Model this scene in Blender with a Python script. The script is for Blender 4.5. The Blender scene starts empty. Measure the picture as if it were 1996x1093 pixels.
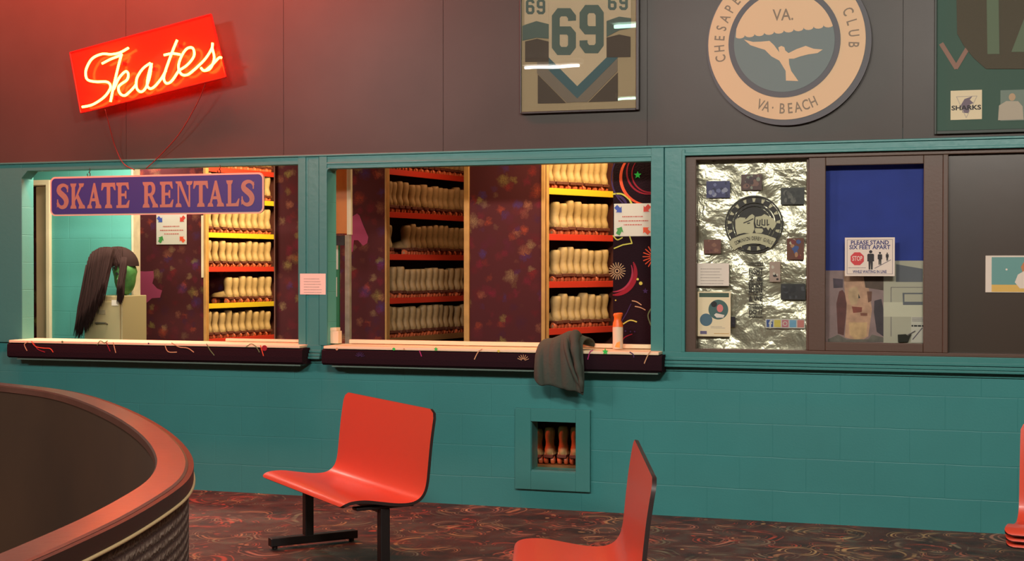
import bpy, math, random
from mathutils import Vector, Matrix
random.seed(7)
# ------------------------------------------------------------------ camera, world, lights, exposure
F_PX = 2700.0; D = 8.62; H = 1.572
TH = math.atan(.000116*F_PX); PH = math.atan(27.5/F_PX)
sc = bpy.context.scene
COL = sc.collection
cam_d = bpy.data.cameras.new('camera'); cam = bpy.data.objects.new('camera', cam_d); COL.objects.link(cam)
cam.location = (0, -D, H); cam.rotation_euler = (math.pi/2-PH, 0, TH)
cam_d.sensor_width = 36; cam_d.lens = F_PX/1996*36; cam_d.clip_end = 60
sc.camera = cam
vs = sc.view_settings
vs.view_transform = 'Standard'; vs.look = 'None'; vs.exposure = 0.0; vs.gamma = 1; vs.use_curve_mapping = False
w = bpy.data.worlds.new('world'); sc.world = w; w.use_nodes = True
w.node_tree.nodes['Background'].inputs[0].default_value = (.55, .6, .62, 1)
w.node_tree.nodes['Background'].inputs[1].default_value = .12

def lamp(name, loc, size, energy, color, target=None, size_y=None, spread=math.pi):
    l = bpy.data.lights.new(name, 'AREA'); l.energy = energy; l.color = color; l.shape = 'RECTANGLE'
    l.size = size; l.size_y = size_y or size; l.spread = spread
    o = bpy.data.objects.new(name, l); COL.objects.link(o); o.location = loc
    if target:
        o.rotation_euler = (Vector(target)-Vector(loc)).to_track_quat('-Z', 'Y').to_euler()
    return o
# hall: fluorescent fixtures on the ceiling behind and beside the camera, then an added red strip
lamp('hall_light', (-6.9, -8.0, 4.25), 1.5, 190, (1.0, .90, .84), (-4.6, 0, .9), .5)
lamp('hall_light', (-2.3, -7.4, 4.25), 1.2, 215, (1.0, .92, .84), (-1.2, 0, .5), .4)
lamp('hall_light', (.6, -7.0, 4.25), 1.0, 235, (1.0, .93, .84), (.4, 0, .5), .4)
lamp('added_red_light', (-5.5, -.95, 4.25), 3.2, 250, (1.0, .07, .03), (-5.5, 0, 2.45), .2)  # no such strip known, added to redden the upper wall
# rental room: ceiling lamps behind the counter, the last three added as fill
lamp('rental_room_unseen_light', (-6.1, .62, 2.72), 1.0, 62, (1.0, .88, .68), None, .5)
lamp('rental_room_unseen_light', (-5.35, 2.35, 2.72), .5, 85, (1.0, .80, .46), (-5.9, 3.0, 1.3), .8)
lamp('rental_room_unseen_light', (-2.0, .75, 2.70), .4, 16, (1.0, .76, .42), (-2.45, 1.0, 1.6), .3)
lamp('rental_room_unseen_light', (-2.4, .22, 2.68), .9, 13, (1.0, .80, .50), (-2.4, .5, 1.4), .12)  # lamp added to brighten the fronts of the carpeted panels
lamp('rental_room_unseen_light', (-3.5, 1.75, 2.72), .4, 4, (1.0, .62, .36), (-4.1, 1.9, 1.2), .3)  # weak lamp added to lift the skates of the middle unit
lamp('passage_added_fill', (-6.9, 2.2, 2.70), .6, 22, (1.0, .85, .75))  # lamp added so the door leaf and passage are not black

# ------------------------------------------------------------------ pixel of the photograph -> place
def ray(px, py):
    u = (px-998)/F_PX; v = -(py-546.5)/F_PX
    f = math.cos(PH)+v*math.sin(PH); up = -math.sin(PH)+v*math.cos(PH)
    return u*math.cos(TH)-f*math.sin(TH), u*math.sin(TH)+f*math.cos(TH), up
def W(px, py, Y=0.0):                       # on the plane y = Y -> (x, z)
    r = ray(px, py); t = (Y+D)/r[1]; return r[0]*t, H+r[2]*t
def G(px, py, z=0.0):                       # on the level z -> (x, y)
    r = ray(px, py); t = (z-H)/r[2]; return r[0]*t, -D+r[1]*t
def CW(X, Z):                               # right / ahead of the camera -> (x, y)
    return X*math.cos(TH)-Z*math.sin(TH), -D+X*math.sin(TH)+Z*math.cos(TH)

# ------------------------------------------------------------------ materials
MATS = {}
def lin(c):
    return tuple((x/255/12.92 if x/255 <= .04045 else ((x/255+.055)/1.055)**2.4) for x in c)
def mat(name, rgb, rough=.6, metal=0., spec=.5, bump=0., bscale=60., emit=None, es=1., coat=0., var=0., vscale=6.):
    """rgb given as 0-255 sRGB of the thing's own colour"""
    if name in MATS: return MATS[name]
    m = bpy.data.materials.new(name); m.use_nodes = True; nt = m.node_tree; N = nt.nodes; L = nt.links
    b = N['Principled BSDF']; c = lin(rgb)
    b.inputs['Base Color'].default_value = (*c, 1); b.inputs['Roughness'].default_value = rough
    b.inputs['Metallic'].default_value = metal; b.inputs['Specular IOR Level'].default_value = spec
    b.inputs['Coat Weight'].default_value = coat; b.inputs['Coat Roughness'].default_value = .15
    if emit: b.inputs['Emission Color'].default_value = (*emit, 1); b.inputs['Emission Strength'].default_value = es
    tc = N.new('ShaderNodeTexCoord')
    if var:
        n = N.new('ShaderNodeTexNoise'); n.inputs['Scale'].default_value = vscale; n.inputs['Detail'].default_value = 4
        L.new(tc.outputs['Object'], n.inputs['Vector'])
        mr = N.new('ShaderNodeMapRange'); mr.inputs[1].default_value = .3; mr.inputs[2].default_value = .7
        mr.inputs[3].default_value = 1-var; mr.inputs[4].default_value = 1+var; L.new(n.outputs[0], mr.inputs[0])
        mx = N.new('ShaderNodeVectorMath'); mx.operation = 'MULTIPLY'; mx.inputs[0].default_value = c
        L.new(mr.outputs[0], mx.inputs[1]); L.new(mx.outputs[0], b.inputs['Base Color'])
    if bump:
        n = N.new('ShaderNodeTexNoise'); n.inputs['Scale'].default_value = bscale; n.inputs['Detail'].default_value = 3
        L.new(tc.outputs['Object'], n.inputs['Vector'])
        bp = N.new('ShaderNodeBump'); bp.inputs['Strength'].default_value = bump; bp.inputs['Distance'].default_value = .01
        L.new(n.outputs[0], bp.inputs['Height']); L.new(bp.outputs[0], b.inputs['Normal'])
    MATS[name] = m; return m

def block_mat(name, rgb, ox, oz, bw=.4064, rh=.2032, strength=.5, rough=.42):
    m = mat(name, rgb, rough, spec=.45, var=.06, vscale=1.5)
    nt = m.node_tree; N = nt.nodes; L = nt.links; b = N['Principled BSDF']
    tc = N.new('ShaderNodeTexCoord'); sp = N.new('ShaderNodeSeparateXYZ'); L.new(tc.outputs['Object'], sp.inputs[0])
    ax = N.new('ShaderNodeMath'); ax.inputs[1].default_value = ox; L.new(sp.outputs[0], ax.inputs[0])
    az = N.new('ShaderNodeMath'); az.inputs[1].default_value = oz; L.new(sp.outputs[2], az.inputs[0])
    wv = N.new('ShaderNodeTexNoise'); wv.inputs['Scale'].default_value = 3.; L.new(tc.outputs['Object'], wv.inputs[0])
    ws = N.new('ShaderNodeMath'); ws.operation = 'MULTIPLY_ADD'; ws.inputs[1].default_value = .012; L.new(wv.outputs[0], ws.inputs[0]); L.new(az.outputs[0], ws.inputs[2])
    cb = N.new('ShaderNodeCombineXYZ'); L.new(ax.outputs[0], cb.inputs[0]); L.new(ws.outputs[0], cb.inputs[1])
    br = N.new('ShaderNodeTexBrick'); br.inputs['Scale'].default_value = 1; br.inputs['Brick Width'].default_value = bw
    br.inputs['Row Height'].default_value = rh; br.inputs['Mortar Size'].default_value = .0035; br.inputs['Mortar Smooth'].default_value = .8
    L.new(cb.outputs[0], br.inputs['Vector'])
    n = N.new('ShaderNodeTexNoise'); n.inputs['Scale'].default_value = 90; L.new(tc.outputs['Object'], n.inputs[0])
    ns = N.new('ShaderNodeMath'); ns.operation = 'MULTIPLY'; ns.inputs[1].default_value = .22; L.new(n.outputs[0], ns.inputs[0])
    inv = N.new('ShaderNodeMath'); inv.operation = 'SUBTRACT'; L.new(ns.outputs[0], inv.inputs[0]); L.new(br.outputs['Fac'], inv.inputs[1])
    bp = N.new('ShaderNodeBump'); bp.inputs['Strength'].default_value = strength; bp.inputs['Distance'].default_value = .006
    L.new(inv.outputs[0], bp.inputs['Height']); L.new(bp.outputs[0], b.inputs['Normal'])
    return m

def ramp(N, stops, interp='LINEAR'):
    r = N.new('ShaderNodeValToRGB'); r.color_ramp.interpolation = interp
    e = r.color_ramp.elements
    while len(e) < len(stops): e.new(.5)
    for k, (p, c) in enumerate(stops): e[k].position = p; e[k].color = (*c, 1) if len(c) == 3 else c
    return r

def cosmic_carpet(name, base, scale=9.5, amount=1.0):
    """dark carpet with fuzzy coloured bursts"""
    m = mat(name, base, .95, spec=.1)
    nt = m.node_tree; N = nt.nodes; L = nt.links; b = N['Principled BSDF']
    tc = N.new('ShaderNodeTexCoord')
    col = None
    for k, (s, lo, hi) in enumerate(((scale, .02, .46), (scale*.62, .0, .42))):
        nz = N.new('ShaderNodeTexNoise'); nz.inputs['Scale'].default_value = 34; nz.inputs['Detail'].default_value = 3; L.new(tc.outputs['Object'], nz.inputs[0])
        vm = N.new('ShaderNodeVectorMath'); vm.operation = 'MULTIPLY_ADD'; vm.inputs[1].default_value = (.07, .07, .07)
        L.new(nz.outputs['Color'], vm.inputs[0])
        of = N.new('ShaderNodeVectorMath'); of.inputs[1].default_value = (3.1*k, 0, 7.7*k); L.new(tc.outputs['Object'], of.inputs[0]); L.new(of.outputs[0], vm.inputs[2])
        fl = N.new('ShaderNodeVectorMath'); fl.operation = 'MULTIPLY'; fl.inputs[1].default_value = (1, 0, 1); L.new(vm.outputs[0], fl.inputs[0])
        v = N.new('ShaderNodeTexVoronoi'); v.inputs['Scale'].default_value = s; L.new(fl.outputs[0], v.inputs['Vector'])
        mr = N.new('ShaderNodeMapRange'); mr.inputs[1].default_value = lo; mr.inputs[2].default_value = hi; mr.inputs[3].default_value = 1; mr.inputs[4].default_value = 0
        L.new(v.outputs['Distance'], mr.inputs[0])
        sp = N.new('ShaderNodeSeparateColor'); L.new(v.outputs['Color'], sp.inputs[0])
        pal = [lin(c) for c in ((120, 24, 34), (215, 90, 52), (60, 36, 66), (186, 166, 84), (150, 32, 60), (205, 130, 92), (64, 66, 140), (96, 34, 58), (196, 160, 110), (170, 52, 44), (110, 30, 40), (130, 40, 50))]
        r = ramp(N, [(i/len(pal), c) for i, c in enumerate(pal)], 'CONSTANT'); L.new(sp.outputs[0], r.inputs[0])
        g = N.new('ShaderNodeTexNoise'); g.inputs['Scale'].default_value = 120; L.new(tc.outputs['Object'], g.inputs[0])
        gm = N.new('ShaderNodeMapRange'); gm.inputs[1].default_value = .35; gm.inputs[2].default_value = .65; gm.inputs[3].default_value = .35; gm.inputs[4].default_value = 1.; L.new(g.outputs[0], gm.inputs[0])
        mm = N.new('ShaderNodeMath'); mm.operation = 'MULTIPLY'; L.new(mr.outputs[0], mm.inputs[0]); L.new(gm.outputs[0], mm.inputs[1])
        m2 = N.new('ShaderNodeMath'); m2.operation = 'MULTIPLY'; m2.inputs[1].default_value = amount*(.5 if k else .56); L.new(mm.outputs[0], m2.inputs[0])
        mx = N.new('ShaderNodeMix'); mx.data_type = 'RGBA'; L.new(m2.outputs[0], mx.inputs[0]); L.new(r.outputs[0], mx.inputs[7])
        if col: L.new(col, mx.inputs[6])
        else: mx.inputs[6].default_value = (*lin(base), 1)
        col = mx.outputs[2]
    L.new(col, b.inputs['Base Color'])
    return m

def floor_carpet():
    m = mat('swirl_carpet', (44, 34, 30), .55, spec=.35)
    nt = m.node_tree; N = nt.nodes; L = nt.links; b = N['Principled BSDF']
    tc = N.new('ShaderNodeTexCoord'); col = None
    base = N.new('ShaderNodeTexNoise'); base.inputs['Scale'].default_value = 5; base.inputs['Detail'].default_value = 5; L.new(tc.outputs['Object'], base.inputs[0])
    br = ramp(N, [(.35, lin((50, 42, 38))), (.5, lin((78, 52, 44))), (.62, lin((76, 72, 62))), (.75, lin((104, 70, 58)))]); L.new(base.outputs[0], br.inputs[0]); col = br.outputs[0]
    for k, (s, wpx) in enumerate(((1.9, .2), (3.1, .16), (4.6, .2), (9.0, .3))):
        nz = N.new('ShaderNodeTexNoise'); nz.inputs['Scale'].default_value = 2.2; L.new(tc.outputs['Object'], nz.inputs[0])
        vm = N.new('ShaderNodeVectorMath'); vm.operation = 'MULTIPLY_ADD'; vm.inputs[1].default_value = (wpx, wpx, 0); L.new(nz.outputs['Color'], vm.inputs[0])
        of = N.new('ShaderNodeVectorMath'); of.inputs[1].default_value = (1.7*k+.3, 2.3*k, 0); L.new(tc.outputs['Object'], of.inputs[0]); L.new(of.outputs[0], vm.inputs[2])
        v = N.new('ShaderNodeTexVoronoi'); v.inputs['Scale'].default_value = s; v.voronoi_dimensions = '2D'; L.new(vm.outputs[0], v.inputs['Vector'])
        if k < 3:
            o = (0, 0, 0); i = (1, 1, 1)
            st = [(0, o), (.22, o), (.235, i), (.25, o), (.29, o), (.305, i), (.335, i), (.35, o), (.40, o), (.41, i), (.425, o)]
        else: st = [(0, (1, 1, 1)), (.10, (1, 1, 1)), (.14, (0, 0, 0))]
        rr = ramp(N, st); L.new(v.outputs['Distance'], rr.inputs[0])
        sp = N.new('ShaderNodeSeparateColor'); L.new(v.outputs['Color'], sp.inputs[0])
        pal = [lin(c) for c in ((200, 160, 110), (205, 90, 62), (150, 150, 120), (190, 120, 90), (170, 90, 70), (210, 195, 130), (120, 140, 110), (196, 150, 120))]
        r = ramp(N, [(i/len(pal), c) for i, c in enumerate(pal)], 'CONSTANT'); L.new(sp.outputs[1], r.inputs[0])
        g = N.new('ShaderNodeTexNoise'); g.inputs['Scale'].default_value = 4.5; of2 = N.new('ShaderNodeVectorMath'); of2.inputs[1].default_value = (9*k, 4*k, k); L.new(tc.outputs['Object'], of2.inputs[0]); L.new(of2.outputs[0], g.inputs[0])
        gm = N.new('ShaderNodeMapRange'); gm.inputs[1].default_value = .48 if k < 3 else .5; gm.inputs[2].default_value = .60; gm.inputs[3].default_value = 0; gm.inputs[4].default_value = .62; L.new(g.outputs[0], gm.inputs[0])
        mm = N.new('ShaderNodeMath'); mm.operation = 'MULTIPLY'; L.new(rr.outputs[0], mm.inputs[0]); L.new(gm.outputs[0], mm.inputs[1])
        mx = N.new('ShaderNodeMix'); mx.data_type = 'RGBA'; L.new(mm.outputs[0], mx.inputs[0]); L.new(col, mx.inputs[6]); L.new(r.outputs[0], mx.inputs[7])
        col = mx.outputs[2]
    L.new(col, b.inputs['Base Color'])
    n = N.new('ShaderNodeTexNoise'); n.inputs['Scale'].default_value = 160; L.new(tc.outputs['Object'], n.inputs[0])
    bp = N.new('ShaderNodeBump'); bp.inputs['Strength'].default_value = .3; bp.inputs['Distance'].default_value = .004; L.new(n.outputs[0], bp.inputs['Height']); L.new(bp.outputs[0], b.inputs['Normal'])
    return m

def glass_mat():
    m = bpy.data.materials.new('clear_pane'); m.use_nodes = True; nt = m.node_tree; N = nt.nodes; L = nt.links
    N.remove(N['Principled BSDF']); out = N['Material Output']
    t = N.new('ShaderNodeBsdfTransparent'); t.inputs[0].default_value = (.93, .95, .94, 1)
    g = N.new('ShaderNodeBsdfGlossy'); g.inputs['Roughness'].default_value = .008
    f = N.new('ShaderNodeFresnel'); f.inputs[0].default_value = 1.5
    tc = N.new('ShaderNodeTexCoord'); n = N.new('ShaderNodeTexNoise'); n.inputs['Scale'].default_value = 1.6; L.new(tc.outputs['Object'], n.inputs[0])
    bp = N.new('ShaderNodeBump'); bp.inputs['Strength'].default_value = .03; bp.inputs['Distance'].default_value = .02; L.new(n.outputs[0], bp.inputs['Height']); L.new(bp.outputs[0], g.inputs['Normal'])
    mx = N.new('ShaderNodeMixShader'); L.new(f.outputs[0], mx.inputs[0]); L.new(t.outputs[0], mx.inputs[1]); L.new(g.outputs[0], mx.inputs[2])
    L.new(mx.outputs[0], out.inputs[0]); MATS['clear_pane'] = m; return m

def red_panel_mat():
    m = bpy.data.materials.new('red_acrylic'); m.use_nodes = True; nt = m.node_tree; N = nt.nodes; L = nt.links
    N.remove(N['Principled BSDF']); out = N['Material Output']
    t = N.new('ShaderNodeBsdfTranslucent'); t.inputs[0].default_value = (*lin((255, 60, 38)), 1)
    g = N.new('ShaderNodeBsdfDiffuse'); g.inputs[0].default_value = (*lin((238, 92, 62)), 1)
    gl = N.new('ShaderNodeBsdfGlossy'); gl.inputs[1].default_value = .12
    mx = N.new('ShaderNodeMixShader'); mx.inputs[0].default_value = .5; L.new(t.outputs[0], mx.inputs[1]); L.new(g.outputs[0], mx.inputs[2])
    m2 = N.new('ShaderNodeMixShader'); m2.inputs[0].default_value = .05; L.new(mx.outputs[0], m2.inputs[1]); L.new(gl.outputs[0], m2.inputs[2])
    tr = N.new('ShaderNodeBsdfTransparent'); tr.inputs[0].default_value = (1, .22, .16, 1)
    m3 = N.new('ShaderNodeMixShader'); m3.inputs[0].default_value = .55; L.new(m2.outputs[0], m3.inputs[1]); L.new(tr.outputs[0], m3.inputs[2])
    L.new(m3.outputs[0], out.inputs[0]); MATS['red_acrylic'] = m; return m

# ------------------------------------------------------------------ mesh builder
class MB:
    def __init__(s): s.v = []; s.f = []; s.m = []; s.mats = []
    def mi(s, m):
        if m not in s.mats: s.mats.append(m)
        return s.mats.index(m)
    def add(s, vs, fs, m):
        k = len(s.v); s.v += [tuple(v) for v in vs]; i = s.mi(m)
        for f in fs: s.f.append(tuple(a+k for a in f)); s.m.append(i)
        return s
    def box(s, x0, x1, y0, y1, z0, z1, m):
        x0, x1 = min(x0, x1), max(x0, x1); y0, y1 = min(y0, y1), max(y0, y1); z0, z1 = min(z0, z1), max(z0, z1)
        e = (len(s.f)//6 % 11)*2.3e-5; x0 -= e; y0 -= e; z0 -= e; x1 += e; y1 += e; z1 += e
        return s.add([(x0, y0, z0), (x1, y0, z0), (x1, y1, z0), (x0, y1, z0), (x0, y0, z1), (x1, y0, z1), (x1, y1, z1), (x0, y1, z1)],
              [(0, 3, 2, 1), (4, 5, 6, 7), (0, 1, 5, 4), (1, 2, 6, 5), (2, 3, 7, 6), (3, 0, 4, 7)], m)
    def prism(s, poly, y0, y1, m):          # poly in (x, z), seen from -y
        y0 -= (len(s.f) % 23)*1.6e-5
        n = len(poly); a = sum(poly[i][0]*poly[(i+1) % n][1]-poly[(i+1) % n][0]*poly[i][1] for i in range(n))
        if a < 0: poly = poly[::-1]
        vs = [(p[0], y0, p[1]) for p in poly]+[(p[0], y1, p[1]) for p in poly]
        fs = [tuple(range(n)), tuple(range(2*n-1, n-1, -1))]+[(i+n, (i+1) % n+n, (i+1) % n, i) for i in range(n)]
        return s.add(vs, fs, m)
    def prismz(s, poly, z0, z1, m):         # poly in (x, y)
        n = len(poly); a = sum(poly[i][0]*poly[(i+1) % n][1]-poly[(i+1) % n][0]*poly[i][1] for i in range(n))
        if a < 0: poly = poly[::-1]
        vs = [(p[0], p[1], z0) for p in poly]+[(p[0], p[1], z1) for p in poly]
        fs = [tuple(range(n-1, -1, -1)), tuple(range(n, 2*n))]+[(i, (i+1) % n, (i+1) % n+n, i+n) for i in range(n)]
        return s.add(vs, fs, m)
    def ring(s, c, r0, r1, y0, y1, m, n=72, sx=1.0):
        vs = []
        for r, y in ((r0, y0), (r1, y0), (r1, y1), (r0, y1)):
            vs += [(c[0]+r*sx*math.cos(2*math.pi*i/n), y, c[1]+r*math.sin(2*math.pi*i/n)) for i in range(n)]
        fs = []
        for k in range(4):
            a, b = k*n, ((k+1) % 4)*n
            for i in range(n): j = (i+1) % n; fs.append((a+i, b+i, b+j, a+j))
        return s.add(vs, fs, m)
    def disc(s, c, r, y0, y1, m, n=64, sx=1.0):
        return s.prism([(c[0]+r*sx*math.cos(2*math.pi*i/n), c[1]+r*math.sin(2*math.pi*i/n)) for i in range(n)], y0, y1, m)
    def tube(s, pts, r, m, n=8, closed=False, rr=None):
        pts = [Vector(p) for p in pts]; N = len(pts); vs = []; fs = []
        prev = None
        for i, p in enumerate(pts):
            t = (pts[min(i+1, N-1)]-pts[max(i-1, 0)]); t = t.normalized() if t.length > 1e-9 else Vector((0, 0, 1))
            if prev is None: a = t.orthogonal().normalized()
            else: a = (prev-t*prev.dot(t)); a = a.normalized() if a.length > 1e-6 else t.orthogonal().normalized()
            prev = a; b = t.cross(a); q = rr[i] if rr else r
            vs += [p+(a*math.cos(2*math.pi*k/n)+b*math.sin(2*math.pi*k/n))*q for k in range(n)]
        for i in range(N-1):
            for k in range(n): j = (k+1) % n; fs.append((i*n+k, i*n+j, (i+1)*n+j, (i+1)*n+k))
        fs.append(tuple(range(n-1, -1, -1))); fs.append(tuple((N-1)*n+k for k in range(n)))
        return s.add(vs, fs, m)
    def loft(s, rings, m, cap=True):
        n = len(rings[0]); vs = [p for r in rings for p in r]; fs = []
        for i in range(len(rings)-1):
            for k in range(n): j = (k+1) % n; fs.append((i*n+k, i*n+j, (i+1)*n+j, (i+1)*n+k))
        if cap: fs.append(tuple(range(n-1, -1, -1))); fs.append(tuple((len(rings)-1)*n+k for k in range(n)))
        return s.add(vs, fs, m)
    def line(s, pts, wd, y0, y1, m):        # thick polyline in the (x, z) plane
        for a, b in zip(pts[:-1], pts[1:]):
            d = Vector((b[0]-a[0], b[1]-a[1]))
            if d.length < 1e-7: continue
            d.normalize(); nx, nz = -d.y*wd/2, d.x*wd/2; e = (d.x*wd*.25, d.y*wd*.25)
            s.prism([(a[0]-nx-e[0], a[1]-nz-e[1]), (b[0]-nx+e[0], b[1]-nz+e[1]), (b[0]+nx+e[0], b[1]+nz+e[1]), (a[0]+nx-e[0], a[1]+nz-e[1])], y0, y1, m)
        return s
    def path(s, pts, wd, y0, y1, m):        # thick polyline with mitred corners
        n = len(pts); L_, R_ = [], []
        for i in range(n):
            d0 = Vector((pts[i][0]-pts[i-1][0], pts[i][1]-pts[i-1][1])).normalized() if i else None
            d1 = Vector((pts[i+1][0]-pts[i][0], pts[i+1][1]-pts[i][1])).normalized() if i < n-1 else None
            if d0 is None: d0 = d1
            if d1 is None: d1 = d0
            t = (d0+d1); t = t.normalized() if t.length > 1e-6 else d1; k = wd/2/max(.45, t.dot(d1)); nx, nz = -t.y*k, t.x*k
            L_.append((pts[i][0]+nx, pts[i][1]+nz)); R_.append((pts[i][0]-nx, pts[i][1]-nz))
        for i in range(n-1): s.prism([L_[i], L_[i+1], R_[i+1], R_[i]], y0, y1, m)
        return s
    def build(s, name, parent=None, smooth=None, bevel=0, loc=None, rz=0, mtx=None):
        me = bpy.data.meshes.new(name)
        vs = s.v
        me.from_pydata(vs, [], s.f)
        for m in s.mats: me.materials.append(m)
        me.polygons.foreach_set('material_index', s.m)
        if smooth: me.polygons.foreach_set('use_smooth', [True]*len(s.f))
        me.update()
        if smooth and smooth is not True: me.set_sharp_from_angle(angle=math.radians(smooth))
        o = bpy.data.objects.new(name, me); COL.objects.link(o)
        if parent: o.parent = parent
        if loc: o.location = loc
        if rz: o.rotation_euler = (0, 0, rz)
        if bevel:
            b = o.modifiers.new('bevel', 'BEVEL'); b.width = bevel; b.segments = 2; b.limit_method = 'ANGLE'
        return o

def tag(o, label=None, cat=None, group=None, kind=None):
    if label: o['label'] = label
    if cat: o['category'] = cat
    if group: o['group'] = group
    if kind: o['kind'] = kind
    return o
def struct(o): o['kind'] = 'structure'; return o
def empty(name, loc=(0, 0, 0), label=None, cat=None, group=None, rz=0):
    o = bpy.data.objects.new(name, None); COL.objects.link(o); o.location = loc; o.empty_display_size = .1
    o.rotation_euler = (0, 0, rz)
    return tag(o, label, cat, group)
def wp(pts, Y, ox=0, oy=0, s=1.0): return [W(ox+p[0]/s, oy+p[1]/s, Y) for p in pts]
def spline(pts, n=6):
    out = []; P = [pts[0]]+list(pts)+[pts[-1]]
    for i in range(1, len(P)-2):
        for k in range(n):
            t = k/n; q = []
            for d in range(len(P[0])):
                a, b, c, e = P[i-1][d], P[i][d], P[i+1][d], P[i+2][d]
                q.append(.5*((2*b)+(-a+c)*t+(2*a-5*b+4*c-e)*t*t+(-a+3*b-3*c+e)*t**3))
            out.append(tuple(q))
    out.append(tuple(pts[-1])); return out
_tc = {}
def glyph(txt, bold=0.0, sx=1.0):
    key = (txt, bold)
    if key not in _tc:
        c = bpy.data.curves.new('t', 'FONT'); c.body = txt; c.size = 1; c.align_x = 'CENTER'; c.align_y = 'CENTER'; c.offset = bold; c.resolution_u = 3
        o = bpy.data.objects.new('t', c); me = o.to_mesh()
        _tc[key] = ([tuple(v.co) for v in me.vertices], [tuple(p.vertices) for p in me.polygons])
        o.to_mesh_clear(); bpy.data.objects.remove(o); bpy.data.curves.remove(c)
    return _tc[key]
def text(mb, txt, c, h, Y, m, rot=0., sx=1., bold=0.):
    """flat print of the words txt centred on c=(x, z), capital height h"""
    vs, fs = glyph(txt, bold); k = h/.70; ca, sa = math.cos(rot), math.sin(rot)
    if not vs: return
    ys = [v[1] for v in vs]; my = (max(ys)+min(ys))/2
    out = []
    for v in vs:
        x, z = v[0]*k*sx, (v[1]-my)*k
        out.append((c[0]+x*ca-z*sa, Y, c[1]+x*sa+z*ca))
    mb.add(out, fs, m)
def arc_text(mb, txt, c, r, a0, a1, h, Y, m, inward=False, sx=.8, bold=0.):
    n = len(txt)
    for i, ch in enumerate(txt):
        if ch == ' ': continue
        a = math.radians(a0+(a1-a0)*(i/(n-1) if n > 1 else .5))
        p = (c[0]+r*math.cos(a), c[1]+r*math.sin(a))
        text(mb, ch, p, h, Y, m, a-math.pi/2 if not inward else a+math.pi/2, sx, bold)
def copy_tree(o, loc=None, rz=None):
    c = o.copy(); COL.objects.link(c)
    for ch in o.children:
        d = ch.copy(); COL.objects.link(d); d.parent = c
    if loc is not None: c.location = loc
    if rz is not None: c.rotation_euler = (0, 0, rz)
    return c
def scribble(mb, x0, x1, z, h, Y, m, rnd):  # a line of print too small to read
    x = x0
    while x < x1:
        wd = rnd.uniform(.6, 2.2)*h; e = min(x+wd, x1); mb.box(x, e, Y-.0006, Y, z-h/2, z+h/2, m); x = e+h*.45

# ------------------------------------------------------------------ shared materials
TEAL = block_mat('teal_block_paint', (56, 132, 130), .0, .006, strength=.36)
TEALT = mat('teal_trim_paint', (60, 130, 126), .35, spec=.5, bump=.12, bscale=25)
TEALI = block_mat('teal_inner_wall', (84, 160, 150), .1, .02, rough=.6, strength=.35)
DARK = mat('dark_wall_panel', (70, 66, 61), .36, spec=.2, bump=.12, bscale=3.0, var=.08, vscale=2.)
CREAM = mat('cream_paint', (236, 214, 176), .5)
WOOD = mat('bare_wood', (196, 142, 78), .7, var=.12, vscale=14)
BROWN = mat('brown_window_frame', (84, 62, 48), .45, bump=.05)
BLACKM = mat('black_metal', (22, 18, 18), .45)
WHITE = mat('white_paper', (222, 212, 196), .7)
INK = mat('black_ink', (26, 24, 26), .6)
CARPET = floor_carpet()
CC = cosmic_carpet('cosmic_panel_carpet', (84, 40, 42), 11.5)
GLASS = glass_mat(); REDP = red_panel_mat()
PLAIN = mat('plain_wall', (150, 128, 100), .8)
CEIL = mat('dark_ceiling', (60, 58, 56), .9)

# ------------------------------------------------------------------ the hall and the rental room
mb = MB(); mb.box(-9.5, 4.5, -15, 6.2, -.1, 0, CARPET); struct(mb.build('floor'))
mb = MB(); mb.box(-9.5, 4.5, -15, -.03, 4.4, 4.5, CEIL); struct(mb.build('ceiling'))
mb = MB(); mb.box(-9.5, 4.5, .12, 6.2, 2.8, 2.9, mat('room_ceiling', (200, 180, 140), .9)); struct(mb.build('ceiling'))
mb = MB(); mb.box(-9.6, -9.5, -15, 6.2, 0, 4.5, PLAIN); struct(mb.build('wall_left'))
mb = MB(); mb.box(4.5, 4.6, -15, 6.2, 0, 4.5, PLAIN); struct(mb.build('wall_right'))
mb = MB(); mb.box(-9.5, 4.5, -15.1, -15, 0, 4.5, PLAIN); struct(mb.build('wall_rear'))
mb = MB(); mb.box(-9.5, 4.5, 6.1, 6.2, 0, 2.8, mat('room_back_wall', (214, 176, 112), .8)); struct(mb.build('wall_back'))
mb = MB(); mb.box(-1.60, -1.55, .12, 6.1, 0, 2.8, PLAIN); struct(mb.build('wall_partition'))

OZ0, OZT = 1.035, 2.29
O1 = (-6.455, -4.219, 2.272); O2 = (-4.008, -1.770, 2.238); O3 = (-1.563, 1.6, 2.267)
hx0, hz1 = W(1037, 820); hx1, hz0 = W(1124, 920)
mb = MB(); T = .12
for a, b, z0, z1 in ((-9.5, hx0, 0, OZ0), (hx1, 4.5, 0, OZ0), (hx0, hx1, 0, hz0), (hx0, hx1, hz1, OZ0),
                     (-9.5, O1[0], OZ0, 2.4), (O1[1], O2[0], OZ0, 2.4), (O2[1], O3[0], OZ0, 2.4), (O3[1], 4.5, OZ0, 2.4),
                     (O1[0], O1[1], O1[2], 2.4), (O2[0], O2[1], O2[2], 2.4), (O3[0], O3[1], O3[2], 2.4)):
    mb.box(a, b, 0, T, z0, z1, TEAL)
struct(mb.build('wall_front'))
# dark upper wall panels with open vertical seams
mb = MB(); xs = [-9.5, -8.2, -7.2]+[W(p, 150, -.02)[0] for p in (246, 553, 864, 1262, 1760, 2120)]+[2.4, 4.5]
for a, b in zip(xs[:-1], xs[1:]): mb.box(a+.0015, b-.0015, -.022, .0, 2.333, 4.4, DARK)
mb.box(-9.5, 4.5, 0, .12, 2.4, 4.4, INK)
struct(mb.build('wall_upper'))

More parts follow.
